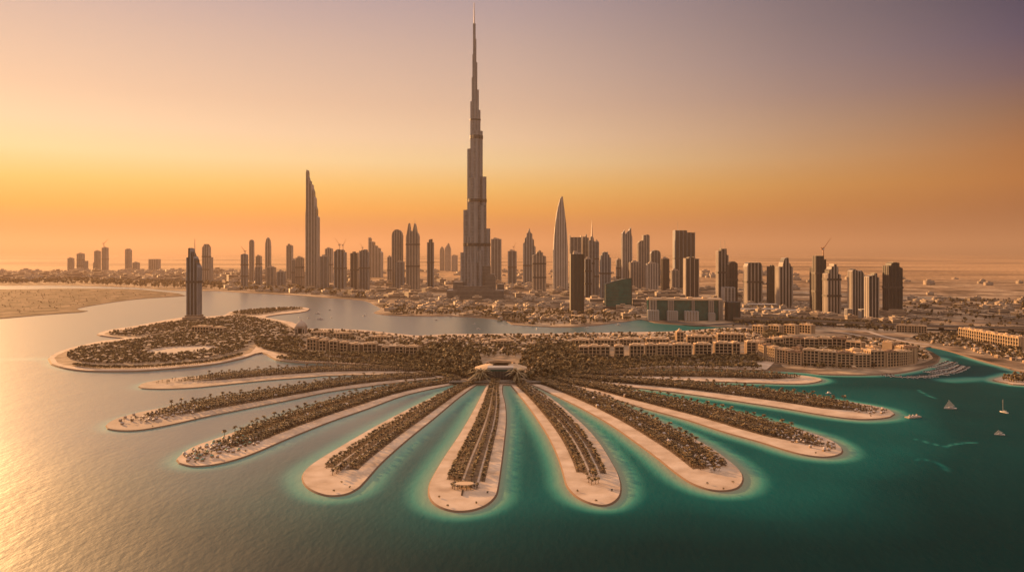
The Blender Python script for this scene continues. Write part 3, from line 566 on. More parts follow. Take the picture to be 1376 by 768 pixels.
tower(845, 862.4, 350.8, 388, 'broad low slab between the split-peaked tower and the arch-topped one', m='tan', nb=5)
tower(855.6, 873, 315, 386, 'two-step tower, higher on its right', prof=[(0, .84), (.1, .85), (.11, .875), (.44, .885), (.45, .985), (.9, 1), (.91, .98), (1, .98)], m='tan', nb=5)
tower(867.5, 884.6, 352.5, 389, 'low flat slab under the arch-topped tower', m='pale', nb=5)
tower(873, 888, 336, 384.5, 'arch-topped hazy tower left of the dark narrow one', prof=rnd(8, .10), m='grey', plan='soft', nb=4)
tower(888.4, 899.4, 346, 397, 'dark narrow tower with a light stripe, left of the widest flat slab tower', m='dark', nb=2, rib=.14, podium=(1.4, 10))
tower(904, 934, 312.5, 387, 'widest and darkest flat-topped slab tower with a thin mast', prof=[(0, 1.04), (.6, 1.04), (.601, 1.0), (1, 1.0)], m='dgrey', nb=7, rib=.03, ratio=.55, masts=[(.2, 296)], cap=False)
tower(901, 913, 361.5, 388.5, 'low block at the left foot of the widest flat slab tower', m='tan')
tower(918, 939.4, 345.5, 399.5, 'dark striped block in front of the widest flat slab tower', m='dtan', nb=4, prof=[(0, .97), (.22, .97), (.23, 1), (.65, 1), (.66, .96), (1, .96)], rib=.07)
# right-hand group
tower(962, 979, 334, 403.5, 'stepped tower with two thin antennas, left end of the right-hand group', prof=[(0, .95), (.28, .96), (.29, 1), (.82, 1), (.83, .88), (1, .87)], m='dtan', nb=4, masts=[(.38, 323), (.78, 323)])
tower(976.6, 991.2, 351, 405.5, 'rounded dark tower leaning against the antenna tower', prof=[(0, .93), (.25, .985), (.5, 1), (.8, .985), (1, .93)], m='dark', nb=4, rib=.08)
tower(969, 988, 386, 406.8, 'low pale block at the foot of the antenna tower', m='pale', nb=4, cap=False)
tower(998.8, 1024.4, 352.5, 410, 'broad dark tower with chamfered top and pale stripes, standing clear of its neighbours', prof=[(0, .90), (.04, .93), (.07, .97), (.12, 1), (.88, 1), (.93, .97), (.96, .93), (1, .90)], m='dtan', nb=6, rib=.06)
tower(1030.4, 1043, 356, 411.5, 'narrow dark tower touching the left side of the roof-lantern tower', m='dark', nb=3, rib=.08, prof=[(0, .96), (.4, .97), (.41, 1), (.7, 1), (.71, .96), (1, .96)])
tower(1041.4, 1065.4, 346, 414, 'striped tower with a roof lantern, the paler of the pair by the flyover', prof=[(0, .82), (.26, .82), (.27, .87), (.36, .93), (.42, .985), (.62, 1), (.70, .985), (.71, .90), (.84, .87), (.85, .83), (1, .80)], m='dtan', nb=6, rib=.075)
tower(1091.6, 1110, 343.6, 418.5, 'taller back tower with a red crane on its shoulder', m='dark', nb=4, rib=.06, key='crane61', prof=[(0, 1), (.8, 1), (.81, .93), (1, .93)])
tower(1088, 1103.6, 357.4, 416.8, 'dark flat block in front of the tower with the red crane', m='dark', nb=4, rib=.05)
tower(1105.6, 1129.8, 354.6, 422, 'striped tower with an open crown, right of the tower with the red crane', prof=[(0, .80), (.14, .81), (.15, .88), (.3, .90), (.31, .94), (.48, .96), (.49, 1), (.68, .985), (.69, .95), (.82, .93), (.83, .80), (1, .78)], m='dtan', nb=5, rib=.08)
tower(1139, 1161, 360.8, 424.5, 'dark twin-gabled tower, left of the pair near the right end', prof=[(0, .94), (.12, .97), (.2, 1), (.5, .95), (.62, .91), (.63, .94), (.82, .96), (.9, .93), (1, .86)], m='dtan', nb=5, rib=.07)
tower(1161.6, 1181.4, 366.8, 431.5, 'dark tower with a bright corner shaft, right of the pair near the right end', prof=[(0, .92), (.3, .95), (.55, .96), (.56, 1), (.82, 1), (.83, .92), (1, .90)], m='dtan', nb=4, rib=.09)
tower(1186, 1212.8, 352, 427, 'large dark tower with a stepped top, last on the right', prof=[(0, .93), (.2, .94), (.21, .975), (.35, .985), (.36, 1), (.55, .99), (.56, 1), (.78, .98), (.79, .92), (.9, .90), (1, .88)], m='dark', nb=6, rib=.06, podium=(1.25, 13))
tower(1135, 1146, 414.8, 427, 'small ribbed cube at the left foot of the twin-gabled tower', m='pale', nb=4, cap=False)
tower(1153.5, 1166, 415.4, 428, 'small ribbed cube between the two gabled dark towers', m='pale', nb=4, cap=False)

# the supertall: a cluster of shafts that stop one after the other, banded by plant floors
Yb = depth(402); k_ = Yb / FPX; Xb = (637 - CX) * k_
root = thing('supertall_tower', 'supertall needle tower of stepped silvery shafts, highest of all', 'skyscraper', (Xb, Yb + 26, 1.2))
zof = lambda py: CAM_H + (HZ - py) / FPX * (Yb + 26) - 1.2
bm = MB(); shafts = []
def shaft(xl, xr, top, y, r1=None):
    x = ((xl + xr) / 2 - 637) * k_ * 1.013; r = (xr - xl) / 2 * k_ * 1.013; z = zof(top); n = 16
    a = [2 * math.pi * i / n for i in range(n)]; rr = [r * (1.0 if i % 2 else .90) for i in range(n)]; q = 1 if r1 is None else r1
    lo = [(x + s * math.cos(t), y + s * math.sin(t), 0) for s, t in zip(rr, a)]; hi = [(x + q * s * math.cos(t), y + q * s * math.sin(t), z) for s, t in zip(rr, a)]
    for i in range(n): j = (i + 1) % n; bm.add([lo[i], lo[j], hi[j], hi[i]], [(0, 1, 2, 3)], 1 if i % 4 < 2 else 0)
    bm.add(hi, [tuple(range(n))], 1)
    shafts.append((x, y, r, z))
for s in [(617.6, 628.5, 339, 6), (621.6, 634, 282, 2), (626.8, 638, 200, 4), (631, 641, 136.6, 2), (633, 640.4, 105, -3), (634, 639.4, 74, -2), (634.8, 638.6, 32, 0),
          (648, 658.4, 307, 4), (644, 653.3, 237.6, 0), (639, 648.2, 176, 4), (637.5, 645.2, 148, 2), (636.4, 643, 121, 0), (636, 640.9, 84, 0), (635.4, 639.6, 52.5, 0),
          (629, 645, 240, -8), (633, 641.5, 352, -26), (640.5, 648.5, 336, -22), (627.5, 635.5, 318, -17), (634, 644, 176, -5), (641, 652, 276, -9), (628, 650, 330, 4), (630, 646, 345, 22), (632, 644, 290, 16)]:
    shaft(*s)
bm.build('body', [M['f_burj'], M['rib_grey']], root)
for py0, py1 in ((182, 186.5), (267.5, 271.5), (326.5, 330.5), (160, 162)):
    z0, z1 = zof(py1), zof(py0); bd = MB()
    for x, y, r, z in shafts:
        if z > z1 + 2: bd.cyl(x, y, r + .5, z0, z1, 14)
    bd.build('plant_floor_band', M['dark_glass'], root)
MB().bar((-.3 * k_, 0, zof(34)), (-.6 * k_, 0, zof(4)), 1.6, 6, 0, .8).build('spire', M['steel'], root)
pd = MB()
for xl, xr, top, y0, y1 in [(601, 677, 389, -46, 30), (609, 622, 378, -30, 20), (652, 666, 371, -34, 6), (655, 664.5, 367.5, -30, 4), (615, 662, 383.5, -38, 24), (646, 659, 357, -22, 10), (668, 677, 381, -10, 20)]:
    pd.box((xl - 637) * k_, (xr - 637) * k_, y0, y1, 0, zof(top), 0, mtop=1)
pd.build('podium', [M['f_tan'], M['concrete']], root)

# curved dark glass block
Y0 = depth(415.5); w, x, yc = fit(812, 849, Y0, .5, R(0)); root = thing('glass_office', 'curved dark teal glass block with a slanting roof', 'building', (x, yc, 1.2))
tl = CAM_H + (HZ - 382.5) / FPX * yc; tr = CAM_H + (HZ - 374.5) / FPX * yc
n = 10; vs = []; front = []
g_ = MB(); fr = MB()
P0 = [(-w / 2 + w * i / n, -w * .25 - 5 * math.sin(math.pi * i / n)) for i in range(n + 1)]
top = [tl + (tr - tl) * (math.sin(i / n * math.pi / 2)) for i in range(n + 1)]
for i in range(n):
    (xa, ya), (xb, yb) = P0[i], P0[i + 1]
    g_.add([(xa, ya, 0), (xb, yb, 0), (xb, w * .25, 0), (xa, w * .25, 0), (xa, ya, top[i]), (xb, yb, top[i + 1]), (xb, w * .25, top[i + 1]), (xa, w * .25, top[i])], [(0, 1, 5, 4), (1, 2, 6, 5), (2, 3, 7, 6), (3, 0, 4, 7), (4, 5, 6, 7)])
    fr.bar((xa, ya, top[i] + .6), (xb, yb, top[i + 1] + .6), .9, 4)
fr.bar((P0[0][0], P0[0][1] - .2, 0), (P0[0][0], P0[0][1] - .2, top[0]), .9, 4); fr.bar((P0[-1][0], P0[-1][1] - .2, 0), (P0[-1][0], P0[-1][1] - .2, top[-1]), .9, 4)
fr.box(-w * .62, w * .55, -w * .25 - 14, w * .2, 0, 5)
for j in range(1, 8):
    z = j * tl / 8
    for i in range(n): fr.bar((P0[i][0], P0[i][1] - .05, z), (P0[i + 1][0], P0[i + 1][1] - .05, z), .22, 4)
g_.build('glass_wall', M['teal_glass'], root); fr.build('frame', M['rib_dark'], root)

# long waterfront block of glass with pale pavilions in front
Y0 = depth(432); Xl, Xr = (873 - CX) / FPX * Y0, (973 - CX) / FPX * Y0
root = thing('waterfront_block', 'long waterfront block of dark teal glass with pale square bays along the narrow creek', 'building', ((Xl + Xr) / 2, Y0 + 22, 1.2), R(-6)); L_ = Xr - Xl
zt = lambda py: CAM_H + (HZ - py) / FPX * (Y0 + 10) - 1.2
MB().box(-L_ / 2 + 1, L_ / 2 - 1, -6, 26, 0, zt(403.5)).build('glass_wall', M['teal_glass'], root)
rf_ = MB(); rf_.box(-L_ / 2, L_ / 2, -8, 28, zt(403.5), zt(401.5)); [rf_.box(-L_ / 2 + L_ * q, -L_ / 2 + L_ * q + 9, 2, 14, zt(401.5), zt(399.5)) for q in (.02, .2, .38, .55, .75)]; rf_.build('roof', M['roof'], root)
for q, qw, tp in ((.0, .145, 417), (.265, .13, 418), (.495, .175, 418), (.815, .07, 420)):
    b_, _ = tower_mesh(L_ * qw, 16, zt(tp), FLAT, 'box', .14, 4); o = b_.build('square_bay', [M['f_low'], M['rib_pale']], root); o.location = (-L_ / 2 + L_ * (q + qw / 2), -15, 0)
for q, qw in ((.03, .09), (.28, .07), (.60, .025), (.82, .06), (.955, .045)):
    b_, _ = tower_mesh(L_ * qw, 6, zt(404), FLAT, 'box', .2, 2); o = b_.build('pier', [M['f_tan'], M['rib_tan']], root); o.location = (-L_ / 2 + L_ * (q + qw / 2), -8.5, 0)
tower(974, 995, 405.5, 432, 'shorter striped block at the right end of the teal waterfront block', m='teal', nb=3, rib=.14, cap=False, ratio=1.0, name='waterfront_annex')
# raised deck on pillars and terrace beside the flyover
for i, (pl, pr, tp, bs, lb) in enumerate([(1007, 1046, 408.5, 417, 'flat canopy on short pillars beside the dark chamfered tower'), (996, 1050, 415, 420, 'long pale terrace at the foot of the dark chamfered tower'), (1054, 1078, 416.5, 421.5, 'slanted pale deck right of the long terrace')]):
    Y0 = depth(bs); xl, xr = (pl - CX) / FPX * Y0, (pr - CX) / FPX * Y0; z1 = CAM_H + (HZ - tp) / FPX * Y0 - 1.2
    root = thing('terrace' if i else 'canopy', lb, 'terrace' if i else 'canopy', ((xl + xr) / 2, Y0 + 10, 1.2)); hw = (xr - xl) / 2
    MB().box(-hw, hw, -9, 12, z1 - 1.6, z1).build('deck', M['rib_pale'], root)
    if i == 0:
        for q in (-.8, -.3, .2, .7): MB().box(hw * q, hw * q + 3, -7, 8, 0, z1 - 1.6).build('pillar', M['rib_tan'], root)
    else: MB().box(-hw * .98, hw * .98, -7.5, 10, 0, z1 - 1.6).build('base', M['stucco_dk'], root)
# cranes
def crane(key, u, tip, jib, label, s=1.0, dx=0):
    x, y, z, w, d = TOP[key]; zz = CAM_H + (HZ - tip) / FPX * y; x = x + (u - .5) * w
    c = thing('tower_crane', label, 'crane', (x, y, z - 12)); H = zz - z + 12
    MB().bar((0, 0, 0), (0, 0, H * .62), 1.1 * s, 4).build('mast', M['crane'], c)
    MB().bar((0, 0, H * .55), (jib, 0, H), .8 * s, 4, 0, .5 * s).build('jib', M['crane'], c)
    MB().bar((0, 0, H * .55), (-jib * .35, 0, H * .60), .9 * s, 4).box(-abs(jib) * .2 - 1.5, -abs(jib) * .2 + 1.5, -1, 1, H * .50, H * .58).build('counter_jib', M['crane'], c)
    MB().box(-1.6, 1.6, -2, 1.2, H * .50, H * .56).build('cab', M['white'], c)
crane('crane1', .25, 321, 26, 'luffing crane on the tallest tower of the distant left cluster', 1.6)
crane('crane9', .6, 331, -14, 'small crane on the slender tower at the left end of the lakeside group', 1.2)
crane('crane22', .45, 320, -16, 'thin crane leaning left on the dark ribbed tower', .9)
crane('crane22', .75, 321, 10, 'thin crane leaning right on the dark ribbed tower', .9)
crane('crane24', .3, 327, -9, 'short crane on the right half of the paired ribbed towers', .9)
crane('crane34', .7, 325, 8, 'tiny crane on the short tower right of the supertall', .9)
crane('crane61', .9, 320, 16, 'large red luffing crane on the shoulder of a dark right-hand tower', 1.2)
# ------------------------------------------------------------------ plants (templates of quads)
def palm_template(seed, h=3.7, r=2.0, nf=20, trunk_r=.16, seg=3, width=.46, droop=1.0):
    g = random.Random(seed); V = []; Q = []; Mi = []
    def quad(a, b, c, d, m): k = len(V); V.extend([a, b, c, d]); Q.append((k, k + 1, k + 2, k + 3)); Mi.append(m)
    n = 5; lean = g.uniform(-.25, .25)
    for i in range(n):
        a0, a1 = 2 * math.pi * i / n, 2 * math.pi * (i + 1) / n; c = lambda a, q, z, o: (q * math.cos(a) + o, q * math.sin(a), z)
        quad(c(a0, trunk_r * 1.3, 0, 0), c(a1, trunk_r * 1.3, 0, 0), c(a1, trunk_r, h, lean), c(a0, trunk_r, h, lean), 0)
    for i in range(nf):
        az = 2 * math.pi * (i + g.uniform(-.3, .3)) / nf; el = g.choice((-.35, .15, .55, 1.0)) + g.uniform(-.15, .15); rr = r * g.uniform(.8, 1.1)
        ca, sa = math.cos(az), math.sin(az); pts = []
        for j in range(seg + 1):
            t = j / seg; d = rr * t; z = h + d * math.sin(el) * (1 - .45 * t) - droop * (.30 * rr) * t * t
            pts.append((lean + ca * d * math.cos(el * .6), sa * d * math.cos(el * .6), z))
        for j in range(seg):
            w0 = width * (.5 + math.sin(math.pi * min(1, j / seg + .12)) * .9); w1 = width * (.5 + math.sin(math.pi * (j + 1) / seg * .98) * .9) * (1 if j < seg - 1 else .25)
            p, q = pts[j], pts[j + 1]; nx_, ny_ = -sa, ca
            quad((p[0] - nx_ * w0, p[1] - ny_ * w0, p[2] - .1), (p[0] + nx_ * w0, p[1] + ny_ * w0, p[2] - .1), (q[0] + nx_ * w1, q[1] + ny_ * w1, q[2]), (q[0] - nx_ * w1, q[1] - ny_ * w1, q[2]), 1)
    return V, Q, Mi
def tree_template(seed, h=5.0, r=2.1, n=58, leaf=.62):
    g = random.Random(seed); V = []; Q = []; Mi = []
    def quad(a, b, c, d, m): k = len(V); V.extend([a, b, c, d]); Q.append((k, k + 1, k + 2, k + 3)); Mi.append(m)
    for i in range(5):
        a0, a1 = 2 * math.pi * i / 5, 2 * math.pi * (i + 1) / 5
        quad((.24 * math.cos(a0), .24 * math.sin(a0), 0), (.24 * math.cos(a1), .24 * math.sin(a1), 0), (.12 * math.cos(a1), .12 * math.sin(a1), h * .6), (.12 * math.cos(a0), .12 * math.sin(a0), h * .6), 0)
    lobes = [(g.uniform(-.5, .5) * r, g.uniform(-.5, .5) * r, h * g.uniform(.5, .85), r * g.uniform(.45, .7)) for _ in range(6)]
    for _ in range(n):
        cx, cy, cz, cr = g.choice(lobes); v = Vector((g.gauss(0, 1), g.gauss(0, 1), g.gauss(0, .8))).normalized(); p = Vector((cx, cy, cz)) + v * cr * g.uniform(.6, 1.05)
        nn = (v + Vector((g.uniform(-.7, .7), g.uniform(-.7, .7), g.uniform(-.3, .9)))).normalized(); u = nn.orthogonal().normalized(); w = nn.cross(u); a = g.uniform(0, 6.28)
        u, w = math.cos(a) * u + math.sin(a) * w, -math.sin(a) * u + math.cos(a) * w; s = leaf * g.uniform(.7, 1.4)
        quad(p - u * s - w * s * .6, p + u * s - w * s * .7, p + u * s * .8 + w * s * .6, p - u * s * .9 + w * s * .7, 1)
    return [tuple(v) for v in V], Q, Mi
def split_template(T):
    """trunk mesh and crown mesh of a template"""
    V, Q, Mi = T; out = []
    for k in (0, 1):
        q = [f for f, m in zip(Q, Mi) if m == k]; ids = sorted(set(i for f in q for i in f)); mp = {i: j for j, i in enumerate(ids)}
        out.append(([V[i] for i in ids], [tuple(mp[i] for i in f) for f in q]))
    return out
def plant_proto(name, label, T, leafmat, group):
    root = thing(name, label, 'tree', (0, 0, 0), 0, group)
    for (v, q), nm, m in zip(split_template(T), ('trunk', 'crown'), (M['bark'], leafmat)):
        me = bpy.data.meshes.new(nm); me.from_pydata(v, [], q); me.materials.append(m); o = link(bpy.data.objects.new(nm, me)); o.parent = root
    return root
# ------------------------------------------------------------------ pale huts among the frond palms
hut = MB().box(-1.2, 1.2, -1.0, 1.0, 0, 1.7, 0).prism([(-1.5, -1.3, 1.7), (1.5, -1.3, 1.7), (1.5, 1.3, 1.7), (-1.5, 1.3, 1.7)], [(-.5, -.1, 2.6), (.5, -.1, 2.6), (.5, .1, 2.6), (-.5, .1, 2.6)], 1)
huts = [hut.mesh('beach_hut', [M['stucco'], mat('hut_white', (.48, .40, .34), .7)]), hut.mesh('beach_hut', [M['stucco'], mat('hut_green', (.12, .26, .19), .7)])]
HUTS = []
for fi, n, t0, t1, s0, s1, col in [(2, 60, .80, .97, .12, .78, True), (1, 40, .76, .95, .10, .72, False), (7, 42, .80, .965, .35, .9, False), (6, 26, .74, .90, .45, .85, False), (8, 26, .82, .955, .4, .9, False),
                                   (2, 18, .25, .8, .1, .68, False), (1, 14, .25, .76, .1, .66, False), (7, 20, .25, .8, .32, .9, False), (6, 18, .25, .74, .35, .85, False), (8, 16, .25, .82, .36, .9, False)]:
    f = FR[fi]; made = []
    for _ in range(n * 6):
        if len(made) >= n: break
        p = on_frond(f, np.array([random.uniform(s0, s1)]), np.array([random.uniform(t0, t1)]))[0]
        if any((p[0] - q[0]) ** 2 + (p[1] - q[1]) ** 2 < 9.5 for q in made): continue
        made.append(p); g_ = col and random.random() < .28; wd = f['word'].split(',')[0]; far_ = t1 <= .82 and t0 < .3
        o = link(bpy.data.objects.new('beach_hut', huts[1 if g_ else 0])); o.location = (p[0], p[1], .95); o.rotation_euler = (0, 0, random.uniform(0, 3)); o.scale = (.72,) * 3 if not far_ else (1.0,) * 3
        HUTS.append((p[0], p[1], fi))
        tag(o, f'tiny hut with {"green" if g_ else "whitish"} roof {"among the palms along the middle" if far_ else "near the tip"} of the {wd}', 'hut', f'{"green" if g_ else "whitish"} huts {"along" if far_ else "at the tip of"} the {wd}')
HA = np.array(HUTS)
PALMS = []                                                 # (x, y, z, rot, scale, label)
TREES = []
for fi, f in enumerate(FR):
    a, b = on_frond(f, np.array([.5]), np.array([.0]))[0], on_frond(f, np.array([.5]), np.array([1.0]))[0]
    Lm = np.linalg.norm(b - a); mid = np.linalg.norm(on_frond(f, np.array([f['s0']]), np.array([.6]))[0] - on_frond(f, np.array([f['s1']]), np.array([.6]))[0])
    rows = max(4, int(round(mid / 2.75)))
    for j in range(rows):
        s = f['s0'] + (f['s1'] - f['s0']) * (j + .5) / rows
        wid = mid / (f['s1'] - f['s0'])
        if any(abs(s - q) * wid < (1.35 if len(f['paths']) > 1 else 2.0) for q in f['paths']): continue
        end = f['t1'] - random.uniform(0, .012) - (.12 * abs(j / (rows - 1) - .5) * 2 if fi in (0, 1, 2, 7, 8, 9) else 0) + (.02 if fi in (3, 5) and j in (rows // 2, rows // 2 + 1) else 0)
        n = int(Lm * (end - f['t0']) / 2.3)
        tt = f['t0'] + (end - f['t0']) * (np.arange(n) + rng.uniform(-.25, .25, n)) / n
        P = on_frond(f, s + rng.uniform(-.35, .35, n) / wid, tt)
        for (x, y), t_ in zip(P, tt):
            if random.random() < .10: continue
            if np.min((HA[:, 0] - x) ** 2 + (HA[:, 1] - y) ** 2) < 3.6: continue
            PALMS.append((x, y, .9, random.uniform(0, 6.28), random.uniform(.58, .92), fi))
    # taller palms standing clear along the far edge of the side fronds
    if fi in (0, 1, 2, 6, 7, 8, 9):
        tt = np.arange(.18, f['t1'] - .08, 8.5 / Lm) + rng.uniform(-.006, .006, len(np.arange(.18, f['t1'] - .08, 8.5 / Lm)))
        P = on_frond(f, np.full(len(tt), f['s0'] - .02 if fi < 5 else f['s1'] + .0), tt)
        for x, y in P:
            if random.random() < .15: continue
            PALMS.append((x, y, .9, random.uniform(0, 6.28), random.uniform(1.05, 1.35), fi))
# ragged low planting around the huts at the tips
for fi, n, t0, t1, s0, s1 in [(0, 40, .80, .92, .15, .55), (1, 130, .74, .945, .08, .72), (2, 170, .76, .965, .10, .78), (6, 90, .76, .915, .35, .88), (7, 150, .80, .965, .32, .9), (8, 120, .80, .96, .36, .92), (9, 60, .78, .93, .4, .92)]:
    f = FR[fi]
    for _ in range(n):
        t_ = random.uniform(t0, t1); s_ = random.uniform(s0, s1); m_ = (s0 + s1) / 2
        if abs(s_ - m_) / (s1 - s0) * 2 > 1.15 - (t_ - t0) / (t1 - t0) * .75: continue
        x, y = on_frond(f, np.array([s_]), np.array([t_]))[0]
        if np.min((HA[:, 0] - x) ** 2 + (HA[:, 1] - y) ** 2) < 2.2: continue
        PALMS.append((x, y, .9, random.uniform(0, 6.28), random.uniform(.38, .66), fi))
# round bed and jetty at the tip of the central frond, tufts at the neighbours' tips
c0 = np.array(G(624.5, 657))
for k in range(18):
    a = 2 * math.pi * k / 18; PALMS.append((c0[0] + 7 * math.cos(a), c0[1] + 4.6 * math.sin(a), .9, a, .6, 4))
for px_, py_ in [(789, 645), (791, 650), (795, 653), (800, 652), (804, 651), (797, 643), (793, 641), (800, 645)]:
    x, y = G(px_, py_); PALMS.append((x, y, .9, random.uniform(0, 6), .8, 5))
for px_, py_ in [(447, 640), (452, 638), (458, 634), (463, 632), (466, 629), (450, 633)]:
    x, y = G(px_, py_); PALMS.append((x, y, .9, random.uniform(0, 6), .85, 3))

# ------------------------------------------------------------------ resort buildings on the crescent
BLOCKED = []                                               # footprints (x, y, radius) that plants keep clear of
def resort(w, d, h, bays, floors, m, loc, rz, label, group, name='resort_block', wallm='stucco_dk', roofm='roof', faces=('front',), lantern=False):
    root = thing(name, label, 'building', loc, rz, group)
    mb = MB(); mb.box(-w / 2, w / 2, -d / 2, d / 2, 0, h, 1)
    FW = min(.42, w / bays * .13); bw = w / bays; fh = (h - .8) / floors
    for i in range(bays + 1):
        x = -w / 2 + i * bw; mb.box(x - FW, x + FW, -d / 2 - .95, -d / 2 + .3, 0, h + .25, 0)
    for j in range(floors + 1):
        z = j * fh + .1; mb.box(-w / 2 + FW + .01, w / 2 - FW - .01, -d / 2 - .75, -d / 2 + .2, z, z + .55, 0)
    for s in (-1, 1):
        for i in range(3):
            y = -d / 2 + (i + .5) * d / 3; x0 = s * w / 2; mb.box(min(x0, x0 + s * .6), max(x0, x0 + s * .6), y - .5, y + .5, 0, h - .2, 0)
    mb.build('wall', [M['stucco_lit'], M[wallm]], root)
    rf_ = MB(); rf_.box(-w / 2 - .35, w / 2 + .35, -d / 2 - 1.05, d / 2 + .35, h, h + .5, 0); rf_.box(-w * .3, w * .3, -d * .2, d * .3, h + .5, h + 1.9, 0)
    for i in range(bays):
        if i % 2 == 0: x = -w / 2 + (i + .5) * bw; rf_.box(x - bw * .4, x + bw * .4, -d / 2 - .6, -d * .15, h + .5, h + 1.5)
    if lantern:
        rf_.prism([(-w * .3, -d * .3, h + .5), (w * .3, -d * .3, h + .5), (w * .3, d * .3, h + .5), (-w * .3, d * .3, h + .5)], [(-.3, -.3, h + 5), (.3, -.3, h + 5), (.3, .3, h + 5), (-.3, .3, h + 5)])
    for q in range(3): x = w * random.uniform(-.4, .35); y = d * random.uniform(-.1, .4); rf_.box(x, x + w * .07, y, y + 1.6, h + .5, h + random.uniform(1.3, 3.0))
    rf_.build('roof', M[roofm], root)
    wme = MB().box(-bw * .5 + FW + .2, bw * .5 - FW - .2, -.12, .12, 0, fh - 1.05).mesh('window', M['window'])
    for i in range(bays):
        for j in range(floors):
            o = link(bpy.data.objects.new('window', wme)); o.parent = root; o.location = (-w / 2 + (i + .5) * bw, -d / 2 - .05, j * fh + .75)
    BLOCKED.append((loc[0], loc[1], max(w, d) * .62))
    return root
ORD = ['first', 'second', 'third', 'fourth', 'fifth', 'sixth', 'seventh', 'eighth', 'ninth', 'tenth', 'eleventh', 'twelfth', 'thirteenth', 'fourteenth', 'fifteenth', 'sixteenth', 'seventeenth', 'eighteenth', 'nineteenth', 'twentieth', 'twenty-first', 'twenty-second', 'twenty-third', 'twenty-fourth']
ZC = 1.7
def px_block(pl, pr, tp, bs, **k):
    Y = (CAM_H - ZC) * FPX / (bs - HZ); w = (pr - pl) / FPX * Y; x = ((pl + pr) / 2 - CX) / FPX * Y; h = (bs - tp) / FPX * Y
    d = k.pop('d', 14.0); rz = k.pop('rz', 0.0)
    return resort(w, d, h, k.pop('bays', max(2, int(round(w / 4.6)))), k.pop('floors', max(2, int(round(h / 4.3)))), None, (x, Y + d / 2, ZC), rz, **k)
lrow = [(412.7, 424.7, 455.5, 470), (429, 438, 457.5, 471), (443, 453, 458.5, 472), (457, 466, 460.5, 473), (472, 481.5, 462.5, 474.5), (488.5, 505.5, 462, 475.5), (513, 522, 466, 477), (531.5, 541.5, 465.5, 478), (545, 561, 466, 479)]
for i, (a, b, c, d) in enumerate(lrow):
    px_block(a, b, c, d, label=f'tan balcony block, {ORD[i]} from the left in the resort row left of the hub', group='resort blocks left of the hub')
for i in range(len(lrow) - 1):
    a, b = lrow[i][1] - .3, lrow[i + 1][0] + .3; bs = (lrow[i][3] + lrow[i + 1][3]) / 2 - 1.2
    Y = (CAM_H - ZC) * FPX / (bs - HZ); w = (b - a) / FPX * Y; hh = 10.0; x = ((a + b) / 2 - CX) / FPX * Y
    root = thing('link_house', f'low dark link house after the {ORD[i]} balcony block of the left resort row', 'building', (x, Y + 8, ZC), 0, 'link houses of the left resort row')
    MB().box(-w / 2, w / 2, -6, 6, 0, hh).build('wall', M['stucco_dk'], root); MB().box(-w / 2 - .1, w / 2 + .1, -6.4, 6.3, hh, hh + .6).build('roof', M['roof'], root); BLOCKED.append((x, Y + 8, 8))
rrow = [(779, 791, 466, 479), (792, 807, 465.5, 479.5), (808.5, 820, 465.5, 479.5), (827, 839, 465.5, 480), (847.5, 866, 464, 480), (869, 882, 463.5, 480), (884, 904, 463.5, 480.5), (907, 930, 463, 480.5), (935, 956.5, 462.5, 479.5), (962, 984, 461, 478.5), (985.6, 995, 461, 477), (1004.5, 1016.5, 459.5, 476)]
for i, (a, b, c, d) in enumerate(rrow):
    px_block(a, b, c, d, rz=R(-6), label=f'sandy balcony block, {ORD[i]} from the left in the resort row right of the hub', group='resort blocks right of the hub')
px_block(909.5, 918.5, 446, 464, label='tall narrow sandy block with a pyramid cap, rising behind the right resort row', group=None, lantern=True, d=10)
# second rows: lower golden blocks behind
for i, (a, b, c, d) in enumerate([(770, 792, 457, 466), (800, 826, 456.5, 465), (834, 862, 456, 464), (870, 900, 455.5, 463), (925, 958, 452, 462), (966, 1000, 449, 459)]):
    px_block(a, b, c, d, rz=R(-8), d=16, floors=2, label=f'low two-storey sandy block, {ORD[i]} from the left behind the right resort row', group='low blocks behind the right resort row')
for i, (a, b, c, d) in enumerate([(258, 281, 439, 447.5), (283, 300, 440.5, 447), (418, 440, 446.5, 453), (448, 470, 448, 455), (500, 524, 452.5, 459), (660, 690, 458, 464)]):
    px_block(a, b, c, d, rz=R(-4), d=14, floors=2, label=['pale low block with a row of columns right below the lone island tower', 'small low block right of the column-fronted one below the island tower', 'low roofed block just right of the pointed pavilion', 'low block behind the fourth balcony block of the left row', 'low block behind the sixth balcony block of the left row', 'long flat pale block centred behind the hub trees'][i], group=None)
# round complex: outer ring of joined houses, inner ring, a few courts
Cx, Cy = 386.0, 890.0
def ring(rx, ry, n, a0, a1, h, floors, word, bays=3, z=1.45, d=12):
    for i in range(n):
        a = a0 + (a1 - a0) * (i + .5) / n; da = (a1 - a0) / n; k_ = 1 + .02 * ((i * 5) % 3 - 1); x, y = Cx + rx * k_ * math.cos(a), Cy + ry * k_ * math.sin(a)
        tx, ty = -rx * math.sin(a), ry * math.cos(a); w = math.hypot(tx, ty) * da * .98; rz = math.atan2(ty, tx) + (math.pi if word == 'rear' else 0)
        resort(w, d, h * (.9 + .07 * ((i * 7) % 4)), bays, floors, None, (x, y, z), rz, f'honey-coloured house, {ORD[i]} counted from the left along the {word} ring of the round complex', f'{word} ring of the round complex', name='ring_house', roofm=('roof', 'roof2', 'roof')[i % 3], wallm=('stucco_dk', 'stucco')[(i * 3) % 5 == 1])
ring(83, 58, 18, R(168), R(388), 16.0, 5, 'outer', bays=4)
ring(50, 26, 10, R(170), R(380), 13.0, 3, 'inner')
ring(92, 118, 9, R(40), R(140), 12.0, 3, 'rear', d=12)
